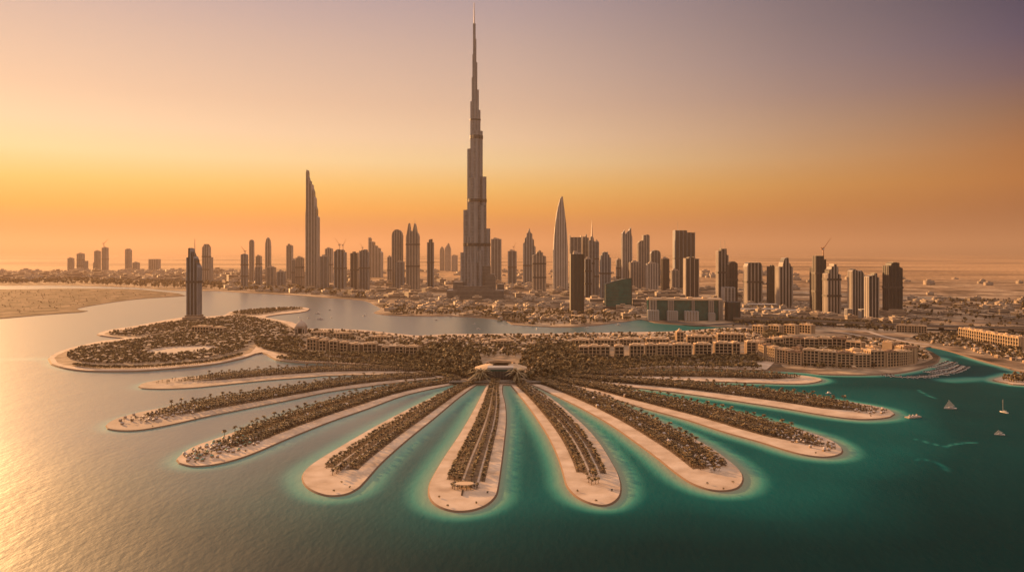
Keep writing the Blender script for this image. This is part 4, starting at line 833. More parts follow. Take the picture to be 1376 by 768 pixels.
for i, (y0, n_) in enumerate([(960, 5)]):
    for k in range(5):
        resort(22, 12, 15, 5, 3, None, (672, 1096 - k * 26, 1.5), R(-82), f'sunlit golden block, {ORD[k]} from the far end of the row at the right edge', 'golden blocks at the right edge', wallm='stucco', name='golden_block')
for k in range(4):
    x, y = G(1022 + k * 21, 450 - k * .6); resort(20, 12, 13, 4, 3, None, (x, y, 1.4), R(-58), f'sunlit golden block, {ORD[k]} from the left in the row behind the round complex', 'golden blocks behind the round complex', name='golden_block')
for k in range(3):
    x, y = G(1212 + k * 13, 447 + k * .5); resort(15, 10, 11, 4, 3, None, (x, y, 1.4), R(-30), f'small tan block, {ORD[k]} from the left below the large dark last tower', 'small tan blocks below the last tower', name='tan_block')
# pointed arched pavilion at the creek
x, y = G(402.5, 450.5, ZC); root = thing('domed_pavilion', 'grey pointed pavilion with a tall arched doorway at the creek shore', 'pavilion', (x, y + 8, ZC)); BLOCKED.append((x, y + 8, 14))
b_ = MB(); b_.box(-8, -3.2, -7, 7, 0, 13).box(3.2, 8, -7, 7, 0, 13).box(-3.2, 3.2, -7, 7, 10.5, 13); b_.build('wall', M['concrete'], root)
MB().lathe(0, 0, [(9, 13), (8.8, 14.5), (7.2, 17.5), (4.6, 20), (1.6, 22), (.2, 24)], 16).build('dome', M['concrete'], root)
MB().box(-3.1, 3.1, -3, -2, 0, 10.4).build('door', M['window'], root)
for s in (-1, 1): MB().box(s * 5.6 - .9, s * 5.6 + .9, -7.1, -6.9, 2, 9.5).build('window', M['window'], root)

# ------------------------------------------------------------------ hub pavilion, bridge, jetty
hx, hy = -11.5, 770.0; HUBR = thing('ring_pavilion', 'hub pavilion with curved sand-coloured ring roof and teal glass front', 'pavilion', (hx, hy, 1.7)); BLOCKED.append((hx, hy, 29))
def annulus(mb, ro, ri, z0, z1, a0, a1, n, k=.85, m=0):
    for i in range(n):
        a, b = a0 + (a1 - a0) * i / n, a0 + (a1 - a0) * (i + 1) / n
        q = [(ro * math.cos(a), k * ro * math.sin(a)), (ro * math.cos(b), k * ro * math.sin(b)), (ri * math.cos(b), k * ri * math.sin(b)), (ri * math.cos(a), k * ri * math.sin(a))]
        vs = [(x, y, z0) for x, y in q] + [(x, y, z1) for x, y in q]
        fs = [(4, 5, 6, 7), (3, 2, 1, 0), (0, 1, 5, 4), (2, 3, 7, 6)]
        if i == 0: fs.append((3, 0, 4, 7))
        if i == n - 1: fs.append((1, 2, 6, 5))
        mb.add(vs, fs, m)
r_ = MB(); annulus(r_, 27, 12, 12.2, 13.2, R(-52), R(232), 48); r_.v = [(x, y, z - max(0, math.hypot(x, y / .85) - 12) / 15 * 4.5) for x, y, z in r_.v]; r_.build('roof', M['roof'], HUBR)
r_ = MB(); annulus(r_, 24.5, 14, 0, 8.2, R(-52), R(232), 40); r_.build('wall', M['dark_glass'], HUBR)
r_ = MB(); annulus(r_, 15, 12.5, 12.4, 14.0, R(0), R(180), 24); r_.build('roof_rim', M['roof2'], HUBR)
MB().box(-12, 12, -27, -14.5, 0, 9.2).build('glass_front', M['dark_glass'], HUBR)
MB().box(-12.4, 12.4, -27.3, -14.3, 9.2, 11.0).build('teal_band', M['teal_glass'], HUBR)
MB().box(-13, 13, -28, -14, 11.0, 12.8).build('fascia', M['rib_pale'], HUBR)
b_ = MB(); [b_.box(q - .25, q + .25, -27.4, -27.05, 0, 9.2) for q in (-12, -9, -6, -3, 0, 3, 6, 9, 12)]; b_.build('mullion', M['rib_dark'], HUBR)
MB().box(-16, 16, -31, -28.2, 0, .6).build('step', M['paving'], HUBR)
x0, y0 = G(604, 515.5); x1, _ = G(742, 515.5)
root = thing('quay_bridge', 'low dark quay bridge linking the roots of the fronds below the hub pavilion', 'bridge', ((x0 + x1) / 2, y0 - 3, 0)); w = x1 - x0
MB().box(-w / 2, w / 2, -3.5, 6, 2.0, 2.9).build('deck', M['rib_dark'], root); MB().box(-w / 2, w / 2, -3.5, -3.1, 2.9, 3.8).build('parapet', M['rib_tan'], root)
for k in range(7): MB().box(-w / 2 + 4 + k * (w - 8) / 6 - .8, -w / 2 + 4 + k * (w - 8) / 6 + .8, -3, 5, -1, 2.0).build('pier', M['rib_dark'], root)
x, y = G(621.8, 662); root = thing('boardwalk', 'narrow dark boardwalk on the sandy tip of the central frond', 'boardwalk', (x, y, .92))
MB().box(-.35, .35, -7, 1.5, .05, .35).build('deck', M['bark'], root); [MB().box(s - .08, s + .08, -7, 1.5, .35, .8).build('rail', M['bark'], root) for s in (-.35, .35)]
root = thing('plaza_shelter', 'small pale oval shelter inside the round bed at the central frond tip', 'shelter', (c0[0], c0[1], .92)); MB().cyl(0, 0, 5.0, 2.2, 2.5, 20, 0, 5.0, 3.2).build('roof', M['roof'], root)
for a in range(6): MB().cyl(4 * math.cos(a), 2.5 * math.sin(a), .15, 0, 2.2, 6).build('post', M['bark'], root)

# ------------------------------------------------------------------ scattered villas, low city, trees
cell = {}
PLAZA = [ground(catmull([(196, 475), (212, 469.5), (245, 467), (288, 466.5), (292, 469.5), (262, 474), (225, 478)]))]
def free(x, y, r, put=True):
    if inside(PLAZA[0], np.array([[x, y]]))[0]: return False
    for bx, by, br in BLOCKED:
        if (x - bx) ** 2 + (y - by) ** 2 < (br + r * .6) ** 2: return False
    k = (int(x // 12), int(y // 12))
    for i in (-1, 0, 1):
        for j in (-1, 0, 1):
            for qx, qy, qr in cell.get((k[0] + i, k[1] + j), ()):
                if (x - qx) ** 2 + (y - qy) ** 2 < (r + qr) ** 2: return False
    if put: cell.setdefault(k, []).append((x, y, r))
    return True
def sample(pp, n):
    poly = ground(catmull(pp)); lo, hi = poly.min(0), poly.max(0); out = []
    while len(out) < n:
        Q = rng.uniform(lo, hi, (n * 4, 2)); out.extend(Q[inside(poly, Q)].tolist())
    return out[:n]
VILLA = []                                                 # (x, y, z, rot, scale, place)
Z_LEFT = [(90, 479), (104, 471), (130, 465.5), (180, 458.5), (240, 448.5), (300, 444), (340, 453), (332, 466), (320, 473), (288, 482), (247, 486.5), (189, 490), (131, 490.5), (102, 487)]
Z_LEFT2 = [(146, 449.5), (185, 442), (228, 434.5), (276, 430), (320, 426), (345, 429), (380, 438), (388, 449), (345, 453), (300, 446), (240, 447), (180, 453)]
Z_SPITN = [(312, 422.3), (334, 418.2), (366, 416), (398, 415), (408, 415.7), (378, 419), (345, 423.8)]
Z_MID = [(352, 451), (400, 446), (489, 449), (560, 457), (600, 456), (610, 468), (560, 472), (489, 462), (415, 457), (352, 462)]
Z_HUBBACK = [(560, 456), (680, 453.5), (780, 452.5), (780, 462), (690, 476), (600, 472)]
Z_RBACK = [(770, 452), (805, 451.5), (907, 449.5), (985, 444.5), (1028, 449), (1034, 462), (1000, 460), (770, 466)]
Z_FRONTL = [(352, 470), (400, 475), (489, 478), (570, 482), (604, 496), (600, 508), (560, 494), (490, 484), (400, 479), (366, 473)]
Z_FRONTR = [(770, 484), (850, 484), (1000, 481), (1032, 478), (1035, 486), (1005, 489), (900, 488.5), (800, 496), (745, 508), (740, 498)]
Z_ROUND = [(1056, 492), (1050, 478), (1064, 465), (1110, 456), (1180, 459), (1225, 467), (1245, 475), (1250, 482), (1234, 488.5), (1200, 494.5), (1140, 497), (1085, 496)]
Z_RIGHT = [(1258, 463.5), (1290, 468.5), (1330, 479.5), (1376, 489), (1480, 506), (1520, 470), (1450, 460), (1376, 452), (1300, 447.5), (1240, 452.5), (1222, 457)]
Z_ISLET = [(1340, 510.5), (1358, 506.5), (1376, 504.5), (1480, 505), (1480, 515), (1376, 515.5), (1356, 513.5)]
for zone, n, where, z in [(Z_LEFT, 480, 'on the big left island', 1.68), (Z_LEFT2, 280, 'on the ridge around the lone island tower', 1.66), (Z_MID, 330, 'behind the left resort row', 1.70), (Z_HUBBACK, 260, 'along the creek behind the hub', 1.70), (Z_RBACK, 330, 'along the creek behind the right resort row', 1.70), (Z_ROUND, 140, 'in the courts of the round complex', 1.45), (Z_RIGHT, 520, 'on the right shore across the inlet', 1.45)]:
    for x, y in sample(zone, n):
        if free(x, y, 2.9): VILLA.append((x, y, z, random.choice((0, 1.57)) + random.uniform(-.35, .35), random.uniform(.42, .68) if 'island' in where or 'right shore' in where else random.uniform(.6, .9), where))
def villa_template(seed):
    g = random.Random(seed); V = []; Q = []; Mi = []
    def box(x0, x1, y0, y1, z0, z1, m):
        k = len(V); V.extend([(x0, y0, z0), (x1, y0, z0), (x1, y1, z0), (x0, y1, z0), (x0, y0, z1), (x1, y0, z1), (x1, y1, z1), (x0, y1, z1)])
        for q in ((0, 1, 5, 4), (1, 2, 6, 5), (2, 3, 7, 6), (3, 0, 4, 7), (4, 5, 6, 7)): Q.append(tuple(k + i for i in q)); Mi.append(m)
    a, b = g.uniform(3, 4), g.uniform(2.4, 3.2); h = g.uniform(3, 5.2)
    box(-a, a, -b, b, 0, h, 0)
    k = len(V); V.extend([(-a - .4, -b - .4, h), (a + .4, -b - .4, h), (a + .4, b + .4, h), (-a - .4, b + .4, h), (-a * .5, -.15, h + 1.5), (a * .5, -.15, h + 1.5), (a * .5, .15, h + 1.5), (-a * .5, .15, h + 1.5)])
    for q in ((0, 1, 5, 4), (1, 2, 6, 5), (2, 3, 7, 6), (3, 0, 4, 7), (4, 5, 6, 7)): Q.append(tuple(k + i for i in q)); Mi.append(1)
    for s in (-.55, .1, .6): box(a * s - .5, a * s + .5, -b - .06, -b + .1, .9, h - .7, 2)
    return V, Q, Mi
VT = [villa_template(s) for s in range(3)]
def by_size(lst): return sorted(lst, key=lambda p: -p[4] / p[1])
VILLA = by_size(VILLA); protos = []
for k, (V, Q, Mi) in enumerate(VT):
    pr_ = []
    for nm, ms in (('wall', (0, 2)), ('roof', (1,))):
        q = [f for f, m in zip(Q, Mi) if m in ms]; mi = [0 if m != 2 else 1 for m in Mi if m in ms]; ids = sorted(set(i for f in q for i in f)); mp = {i: j for j, i in enumerate(ids)}
        me = bpy.data.meshes.new(nm); me.from_pydata([V[i] for i in ids], [], [tuple(mp[i] for i in f) for f in q])
        for m_ in ([M['stucco'], M['window']] if nm == 'wall' else [M['roof' if k != 1 else 'roof2']]): me.materials.append(m_)
        me.polygons.foreach_set('material_index', np.array(mi if nm == 'wall' else [0] * len(q), dtype=np.int32)); pr_.append((nm, me))
    protos.append(pr_)
NV = 290
for i, (x, y, z, rz, s, where) in enumerate(VILLA[:NV]):
    r = thing('villa', f'small tan hip-roofed villa among trees {where}', 'villa', (x, y, z), rz, f'villas {where}'); r.scale = (s, s, s)
    for nm, me in protos[i % 3]: o = link(bpy.data.objects.new(nm, me)); o.parent = r
def stuff(name, label, lst, temps, mats):
    A = [[], [], []]; off = 0
    for k, T in enumerate(temps):
        sub = lst[k::len(temps)]
        if not sub: continue
        arr = np.array([p[:5] for p in sub], float); V, Q, m = scatter(T, arr[:, :3], arr[:, 3], arr[:, 4]); A[0].append(V); A[1].append(Q + off); A[2].append(m); off += len(V)
    me = np_mesh(name, np.concatenate(A[0]), np.concatenate(A[1]), mats, np.concatenate(A[2])); o = link(bpy.data.objects.new(name, me)); o['kind'] = 'stuff'; o['label'] = label; return o
stuff('farther_villas', 'mass of farther small villas on the crescent', VILLA[NV:], VT, [M['stucco'], M['roof'], M['window']])
# low city on the mainland between and behind the towers
LOW = []
def low_zone(pp, n, s0, s1):
    for x, y in sample(pp, n):
        if any((x - t[0]) ** 2 + (y - t[1]) ** 2 < (max(t[3], t[4]) * .8 + 9 * s1) ** 2 for t in TOP.values()) or abs(x - Xb) < 75 and abs(y - Yb - 20) < 65: continue
        if free(x, y, 6 * s0): LOW.append((x, y, 1.2, random.choice((0, .6, 1.57)) + random.uniform(-.1, .1), random.uniform(s0, s1)))
low_zone([(525, 421), (610, 423), (690, 434), (760, 437), (840, 430), (870, 424), (860, 405), (700, 402), (560, 404), (510, 408)], 200, .8, 1.3)
low_zone([(300, 389), (400, 394.5), (500, 402.5), (520, 396), (420, 386), (300, 384)], 90, 1.0, 2.0)
low_zone([(480, 402), (640, 404), (760, 404), (870, 420), (1000, 410), (1000, 392), (800, 384), (480, 380)], 260, 1.2, 2.6)
low_zone([(990, 432), (1100, 427), (1180, 436), (1240, 430), (1130, 412), (990, 408)], 90, .8, 1.4)
low_zone([(1215, 428), (1376, 436), (1700, 440), (1500, 415), (1376, 402), (1220, 402)], 80, .9, 1.7)
low_zone([(0, 378), (120, 377), (300, 382), (420, 383), (500, 378), (400, 368), (100, 366), (-100, 368)], 420, 1.6, 3.6)
low_zone([(480, 377), (800, 379), (1000, 388), (1250, 398), (1500, 398), (1300, 376), (900, 366), (500, 365)], 130, 1.2, 2.8)
def low_template(seed):
    g = random.Random(seed); V = []; Q = []; Mi = []
    def box(x0, x1, y0, y1, z0, z1):
        k = len(V); V.extend([(x0, y0, z0), (x1, y0, z0), (x1, y1, z0), (x0, y1, z0), (x0, y0, z1), (x1, y0, z1), (x1, y1, z1), (x0, y1, z1)])
        for q in ((0, 1, 5, 4), (1, 2, 6, 5), (2, 3, 7, 6), (3, 0, 4, 7)): Q.append(tuple(k + i for i in q)); Mi.append(0)
        Q.append((k + 4, k + 5, k + 6, k + 7)); Mi.append(1)
    a, b, h = g.uniform(5, 11), g.uniform(4, 7), g.uniform(4, 9)
    box(-a, a, -b, b, 0, h); box(-a * .3, a * .4, -b * .4, b * .5, h, h + 2)
    if seed % 2: box(a * .2, a, -b - 6, -b, 0, h * .6)
    return V, Q, Mi
LT = [low_template(s) for s in range(5)]; LOW = by_size(LOW); NL = 280
lm = []
for V, Q, Mi in LT:
    me = bpy.data.meshes.new('low_house'); me.from_pydata(V, [], Q); me.materials.append(M['f_low']); me.materials.append(M['roof']); me.polygons.foreach_set('material_index', np.array(Mi, dtype=np.int32)); lm.append(me)
for i, (x, y, z, rz, s) in enumerate(LOW[:NL]):
    px_ = CX + FPX * x / y
    where = 'on the shore plain below the supertall' if px_ < 880 and y < 2000 else 'beside the flyover at the right' if px_ > 985 and px_ < 1215 else 'on the dusty plain at the right edge' if px_ >= 1215 else 'in the streets between the central towers' if px_ > 480 else 'along the far lakeshore at the left'
    o = link(bpy.data.objects.new('low_house', lm[i % 5])); o.location = (x, y, z); o.rotation_euler = (0, 0, rz); o.scale = (s, s, s * random.uniform(.7, 1.2)); tag(o, f'low flat-roofed beige house {where}', 'house', f'low houses {where}')
stuff('far_low_houses', 'mass of far low houses fading into the haze', LOW[NL:], LT, [M['f_low'], M['roof']])

# trees
def plant(zone, n, s0, s1, z, where, r=1.3, keep=1.0):
    for x, y in sample(zone, n):
        s = random.uniform(s0, s1)
        if free(x, y, r * s * .72): TREES.append((x, y, z, random.uniform(0, 6.28), s, where))
plant(Z_LEFT, 5200, .45, .85, 1.68, 'on the big left island'); plant(Z_LEFT2, 3000, .45, .85, 1.66, 'around the lone island tower'); plant(Z_SPITN, 420, .6, 1.0, 1.66, 'on the thin spit behind the island tower')
HUBL = [(575, 500), (560, 480), (585, 466), (632, 472), (645, 490), (640, 512), (610, 508)]; HUBRZ = [(706, 512), (700, 488), (716, 470), (766, 464), (790, 474), (786, 492), (745, 508)]; HUBC = [(630, 470), (680, 466), (730, 468), (720, 480), (690, 481), (645, 481)]
for zz in (HUBL, HUBRZ): plant(zz, 520, .85, 1.9, 1.7, 'in the dark grove beside the hub pavilion')
plant(HUBC, 170, .7, 1.4, 1.7, 'in the dark grove beside the hub pavilion')
plant([(345, 454), (400, 458), (412, 472), (404, 480), (366, 473), (346, 468)], 500, .5, 1.1, 1.7, 'around the left resort row'); plant(Z_MID, 550, .6, 1.2, 1.7, 'around the left resort row'); plant(Z_HUBBACK, 480, .6, 1.2, 1.7, 'along the creek behind the hub'); plant(Z_RBACK, 480, .6, 1.1, 1.7, 'behind the right resort row')
plant(Z_FRONTL, 900, .5, 1.1, 1.7, 'in front of the left resort row'); plant(Z_FRONTR, 1000, .5, 1.2, 1.7, 'in front of the right resort row')
plant([(1025, 452), (1045, 452), (1060, 462), (1048, 476), (1036, 480), (1022, 470)], 200, 1.0, 1.9, 1.7, 'in the dark grove left of the round complex')
plant(Z_ROUND, 700, .6, 1.2, 1.45, 'in the courts of the round complex'); plant(Z_RIGHT, 1500, .6, 1.2, 1.45, 'on the right shore'); plant(Z_ISLET, 260, .5, .9, .9, 'on the islet at the right edge')
plant([(525, 422), (565, 424), (609, 424), (652, 426.5), (700, 436), (747, 438.5), (791, 437), (834, 432), (860, 428), (800, 420), (690, 415), (560, 412), (515, 413)], 900, .7, 1.5, 1.2, 'on the shore plain below the supertall')
plant([(1215, 440), (1376, 446), (1600, 446), (1500, 415), (1376, 404), (1220, 408)], 480, .8, 1.8, 1.2, 'on the dusty plain at the right edge')
plant([(985, 440), (1100, 441), (1180, 446), (1230, 446), (1180, 436), (1060, 430), (990, 432)], 300, .9, 1.7, 1.2, 'along the flyover')
plant([(-60, 381), (83, 382), (218, 387), (330, 391), (445, 398), (500, 402), (430, 390), (250, 380), (0, 374)], 900, 1.6, 3.2, 1.2, 'along the far lakeshore')
def shore_rows(pp, offs, sp, s0, s1, where):
    ln = np.array([G(*p, 1.7) for p in catmull(pp, False, 4)]); t_ = np.gradient(ln, axis=0); t_ /= np.linalg.norm(t_, axis=1, keepdims=True); nr = np.stack([-t_[:, 1], t_[:, 0]], 1); Lc = np.concatenate([[0], np.cumsum(np.linalg.norm(np.diff(ln, axis=0), axis=1))])
    for of in offs:
        for q in np.arange(0, Lc[-1], sp):
            q += random.uniform(-.6, .6); x, y = np.interp(q, Lc, ln[:, 0] + nr[:, 0] * of), np.interp(q, Lc, ln[:, 1] + nr[:, 1] * of)
            TREES.append((x, y, 1.7, random.uniform(0, 6), random.uniform(s0, s1), where))
shore_rows([(372, 481.5), (400, 485), (445, 487), (490, 490), (532, 494), (575, 500), (606, 510)], (0, 3, 6, 16, 19, 30), 2.6, .5, .85, 'in the hedge rows along the left front shore')
shore_rows([(742, 511), (790, 502.5), (850, 495.5), (900, 493), (978, 494), (1025, 494.5)], (0, 3, 6, 15, 18, 28), 2.6, .5, .85, 'in the hedge rows along the right front shore')
shore_rows([(98, 491), (131, 494.5), (189, 494.5), (247, 490.5), (291, 485.5), (326, 477)], (0, 2.5), 2.2, .5, .8, 'on the big left island')
plant([(-60, 428), (60, 420), (100, 413), (180, 400), (230, 396.8), (120, 391), (0, 391.5), (-60, 400)], 260, .3, .8, 1.0, 'on the sandy spit at far left')
PT = [palm_template(s) for s in range(4)]; TT = [tree_template(s) for s in range(5)]
PALMS = by_size(PALMS); TREES = by_size(TREES); NP_ = 292; NT_ = 296
pp = [plant_proto('palm_tree', 'short palm', T, M['palm_leaf'], None) for T in PT]; tp = [plant_proto('broadleaf_tree', 'tree', T, M['leaf'], None) for T in TT]
used = set()
def place(protos_, i, p, label, group):
    k = i % len(protos_); o = protos_[k]
    if (id(protos_), k) in used: o = dup(o)
    used.add((id(protos_), k)); o.location = p[:3]; o.rotation_euler = (0, 0, p[3]); o.scale = (p[4],) * 3; o['label'] = label; o['group'] = group
for i, p in enumerate(PALMS[:NP_]):
    wd = FR[p[5]]['word']
    place(pp, i, p, (f'tall palm standing clear along the edge of the {wd}' if p[4] > 1.04 else f'short bushy palm in the planted strip of the {wd}').replace(', the one with pale huts at its tip', '').replace(', with a narrow tip', ''), f'palms on the {wd}')
for i, p in enumerate(TREES[:NT_]): place(tp, i, p, f'{"tall" if p[4] > 1.5 else "small"} bushy dark tree {p[5]}', f'trees {p[5]}')
stuff('farther_palms', 'rows of farther palms on the sandy fronds', PALMS[NP_:], PT, [M['bark'], M['palm_leaf']])
stuff('farther_trees', 'mass of farther small trees on the crescent and shores', TREES[NT_:], TT, [M['bark'], M['leaf']])
SHR = [(470, 655, 3), (449, 660, 3), (459, 648, 3), (590, 668, 4), (640, 676, 4), (655, 662, 4), (602, 680, 4), (801, 673, 5), (822, 659, 5), (776, 660, 5), (972, 657, 6), (951, 650, 6), (985, 648, 6), (262, 621, 2), (330, 606, 2), (1096, 609, 7), (1122, 603, 7), (205, 573, 1), (262, 562, 1), (1170, 559, 8)]
for i, (a_, b_, fi) in enumerate(SHR):
    x, y = G(a_, b_, .9); k = i % 5; o = dup(tp[k]); o.name = 'beach_shrub'; o.location = (x, y, .85); o.scale = (.34, .34, .22); o['category'] = 'shrub'; o['label'] = f'dark shrub on bare sand at tip of the {FR[fi]["word"]}'; o['group'] = 'shrubs on bare sand'
# two great date palms that flank the hub pavilion
for s, lb in ((-1, 'left of two great fan-shaped date palms flanking the hub pavilion'), (1, 'right of two great fan-shaped date palms flanking the hub pavilion')):
    x, y = G(646 if s < 0 else 695, 515.5); o = plant_proto('date_palm', lb, palm_template(90 + s, 8.5, 12.5, 40, .8, 5, .55, 1.15), M['date_leaf'], 'great date palms'); o.location = (x, y, 1.7); o.scale = (1.15, 1.15, 1.15)

# ------------------------------------------------------------------ roads
def px_line(pp, z): return np.array([G(*p, z) for p in catmull(pp, False, 4)])
ribbon('road', px_line([(870, 423), (930, 436), (1000, 434.5), (1100, 437), (1200, 441), (1300, 444), (1376, 446), (1600, 452)], 1.4), 24, 1.45, M['asphalt'])
ribbon('road', px_line([(1130, 441), (1165, 445), (1185, 451), (1215, 458), (1250, 463)], 1.5), 8, 1.52, M['path'])
ribbon('road', px_line([(1095, 443), (1130, 446), (1165, 453), (1195, 460)], 1.5), 6, 1.53, M['path'])
root = thing('flyover', 'long dark raised highway running behind the round complex to the right edge', 'flyover', (0, 0, 1.2))
ln = px_line([(985, 428), (1060, 430), (1140, 433.5), (1200, 436.5), (1290, 439.5), (1376, 441), (1560, 443)], 7.0); t_ = np.gradient(ln, axis=0); t_ /= np.linalg.norm(t_, axis=1, keepdims=True); nr = np.stack([-t_[:, 1], t_[:, 0]], 1)
def strip(o0, o1, z0, z1):
    a, b = ln + nr * o0, ln + nr * o1; n = len(ln); vs = [(*p, z1) for p in a] + [(*p, z1) for p in b] + [(*p, z0) for p in a] + [(*p, z0) for p in b]; fs = []
    for i in range(n - 1): fs += [(i, i + 1, n + i + 1, n + i), (2 * n + i, 2 * n + i + 1, i + 1, i), (n + i, n + i + 1, 3 * n + i + 1, 3 * n + i), (3 * n + i, 3 * n + i + 1, 2 * n + i + 1, 2 * n + i)]
    return MB().add(vs, fs)
strip(-12, 12, 5.2, 6.6).build('deck', M['asphalt'], root); strip(-12.8, -12.1, 5.0, 7.6).build('parapet', M['stucco_dk'], root); strip(12.1, 12.8, 5.0, 7.6).build('parapet', M['stucco_dk'], root)
for i in range(3, len(ln) - 2, 6): MB().box(ln[i][0] - 1.5, ln[i][0] + 1.5, ln[i][1] - 5, ln[i][1] + 5, 0, 5.2).build('pier', M['rib_dark'], root)

# ------------------------------------------------------------------ boats and marina
def hull_mesh(L_, W, H, m=0):
    mb = MB(); n = 7; top = []; bot = []
    for i in range(n):
        t = i / (n - 1); y = -L_ / 2 + L_ * t; wv = W / 2 * (1 - max(0, (t - .45) / .55) ** 2.0) * (.85 + .15 * min(1, t * 4)); z = H * (1 + .25 * t)
        top.append((wv, y, z)); bot.append((wv * .6, y, -.3))
    vs = top + [(-x, y, z) for x, y, z in top] + bot + [(-x, y, z) for x, y, z in bot]; fs = []
    for i in range(n - 1):
        fs += [(i, i + 1, n + i + 1, n + i), (2 * n + i, 2 * n + i + 1, i + 1, i), (n + i, n + i + 1, 3 * n + i + 1, 3 * n + i)]
    fs.append((0, n, 3 * n, 2 * n)); mb.add(vs, fs, m); return mb
def sail_boat(px_, py_, rz, L_, mast, label, sail=None):
    x, y = G(px_, py_); r = thing('sailing_boat', label, 'boat', (x, y, 0), R(rz), 'sailing boats on the open water')
    hull_mesh(L_, L_ * .3, L_ * .10).build('hull', M['white'], r); MB().box(-L_ * .09, L_ * .09, -L_ * .25, L_ * .1, L_ * .1, L_ * .2).build('cabin', M['rib_pale'], r)
    MB().bar((0, L_ * .12, L_ * .1), (0, L_ * .12, mast), L_ * .014, 5).bar((0, L_ * .12, L_ * .24), (0, -L_ * .36, L_ * .26), L_ * .01, 5).build('mast', M['white'], r)
    if sail: MB().add([(-.04, L_ * .10, L_ * .27), (-.04, -L_ * .34, L_ * .29), (-.04, L_ * .09, mast * .96), (.04, L_ * .10, L_ * .27), (.04, -L_ * .34, L_ * .29), (.04, L_ * .09, mast * .96)], [(0, 1, 2), (3, 5, 4), (0, 2, 5, 3), (1, 4, 5, 2), (0, 3, 4, 1)]).add([(-.03, L_ * .14, mast * .85), (-.03, L_ * .46, L_ * .16), (-.03, L_ * .16, L_ * .2), (.03, L_ * .14, mast * .85), (.03, L_ * .46, L_ * .16), (.03, L_ * .16, L_ * .2)], [(0, 1, 2), (3, 5, 4), (0, 3, 4, 1), (1, 4, 5, 2)]).build('sail', mat('sailcloth', (.42, .42, .36), .8), r)
sail_boat(1277, 549, 75, 9.5, 7.5, 'sailing boat with raised dull sails, off the tip of the long right frond', True)
sail_boat(1349, 554, 20, 7, 10.5, 'sailing boat with a tall bare mast near the right edge')
sail_boat(1343, 584, 70, 6.5, 3.6, 'small pale boat with a short sail, lowest of three near the right edge', True)
def motor_boat(px_, py_, rz, L_, label, group=None, mats=None):
    x, y = G(px_, py_); r = thing('motor_boat', label, 'boat', (x, y, 0), R(rz), group)
    hull_mesh(L_, L_ * .34, L_ * .13).build('hull', M['white'], r); MB().box(-L_ * .11, L_ * .11, -L_ * .22, L_ * .12, L_ * .13, L_ * .30).box(-L_ * .13, L_ * .13, -L_ * .24, L_ * .06, L_ * .30, L_ * .33).build('cabin', M['white'], r); return r
motor_boat(1113, 528.6, 100, 5.5, 'small white motor boat in the channel above the long right frond')
x, y = G(1227, 560.5); r = thing('barge', 'flat cluttered barge moored off the tip of the long right frond', 'barge', (x, y, 0), R(20)); MB().box(-6.5, 6.5, -2.2, 2.2, -.3, .9).build('hull', M['concrete'], r)
for k in range(9): MB().box(-5.6 + k * 1.25, -4.7 + k * 1.25, -1.6 + (k % 3) * .9, -.6 + (k % 3) * .9, .9, 1.5 + (k * 5 % 4) * .35).build('crate', M[('white', 'roof2', 'rib_pale')[k % 3]], r)
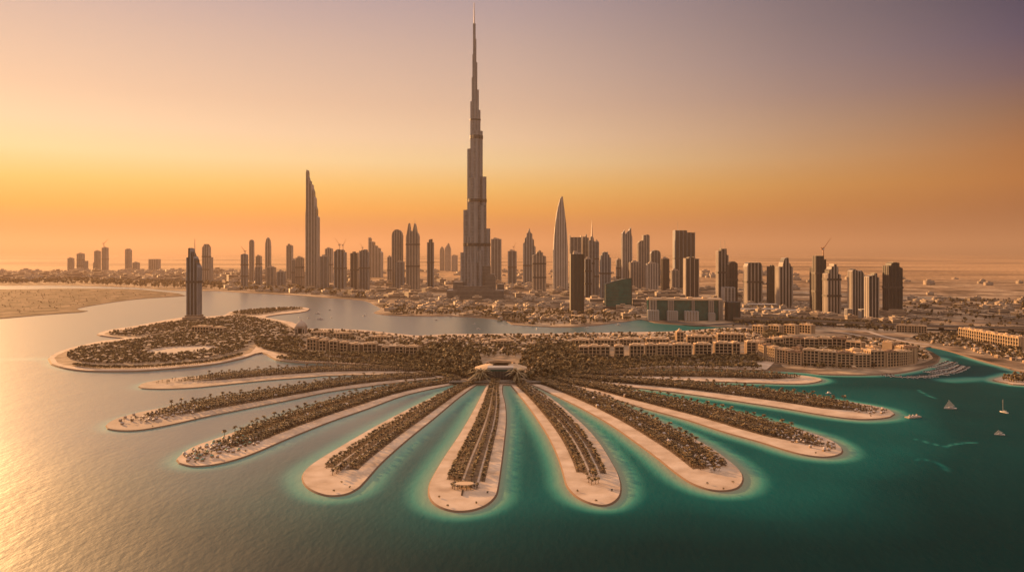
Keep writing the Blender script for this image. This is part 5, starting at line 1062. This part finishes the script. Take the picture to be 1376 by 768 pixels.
for px_, py_, rz, L_, lb in [(637, 435.5, 80, 6, 'white boat in the green reach of the creek, farther of a pair'), (642.5, 442.3, 95, 7.5, 'white boat in the green reach of the creek, nearer of a pair'), (721, 442, 10, 7, 'lone white boat in the creek behind the hub'), (788.5, 440.5, 85, 7.5, 'white boat in the creek below the dark rounded waterside tower'), (830.5, 437, 85, 10, 'larger white boat in the creek below the curved glass block'), (402, 426.5, 30, 6, 'dark speck of a boat beside the spit, left of the loose flotilla'), (415, 427.3, 60, 6, 'boat right of the spit tip, between the spit and the long pair'), (427, 421.5, 90, 11, 'longish boat, farther of the pair in the middle of the lake'), (430, 429, 90, 13, 'longish boat, nearer of the pair in the middle of the lake'), (445, 427, 40, 6, 'small boat just right of the longish pair on the lake'), (443, 416.8, 80, 7, 'small boat farthest up the lake'), (489.5, 424.3, 50, 8, 'boat alone in the glare left of the sandy bay'), (586, 430.2, 80, 7, 'boat alone in the pale lake in front of the supertall')]:
    motor_boat(px_, py_, rz, L_, lb)
# marina: curved pontoons with boats on both sides
arcs = [([(1186, 503.8), (1205, 506.2), (1226, 507), (1248, 506), (1268, 502.5), (1285, 498), (1296, 492)], 'outer'), ([(1245, 500.5), (1262, 498.5), (1278, 494.5), (1288, 490)], 'middle'), ([(1252, 494), (1264, 492), (1274, 488.5), (1280, 486)], 'inner')]
bt = hull_mesh(6.0, 2.0, .8).box(-.65, .65, -1.6, 1.0, .8, 1.7, 1); bme = bt.mesh('moored_boat', [M['white'], M['dark_glass']])
for pts, word in arcs:
    ln = np.array([G(*p) for p in catmull(pts, False, 3)]); Lc = np.concatenate([[0], np.cumsum(np.linalg.norm(np.diff(ln, axis=0), axis=1))])
    r = thing('pontoon', f'{word} curved floating pontoon of the marina beside the round complex', 'pontoon'); t_ = np.gradient(ln, axis=0); t_ /= np.linalg.norm(t_, axis=1, keepdims=True); nr = np.stack([-t_[:, 1], t_[:, 0]], 1)
    strip(-.9, .9, -.2, .5).build('deck', M['paving'], r)
    for k in range(int(Lc[-1] / 4.2)):
        s = 2 + k * 4.2
        for side in (-1, 1):
            if random.random() < .18: continue
            p = np.array([np.interp(s, Lc, ln[:, 0]), np.interp(s, Lc, ln[:, 1])]); j = min(len(ln) - 1, int(np.searchsorted(Lc, s))); q = p + nr[j] * side * 4.3
            o = link(bpy.data.objects.new('moored_boat', bme)); o.location = (q[0], q[1], 0); o.rotation_euler = (0, 0, math.atan2(nr[j][1], nr[j][0]) - math.pi / 2 + (math.pi if side < 0 else 0)); sc_ = random.uniform(.6, .95); o.scale = (sc_,) * 3
            tag(o, f'small white boat moored along the {word} marina pontoon', 'boat', f'boats moored along the {word} pontoon')
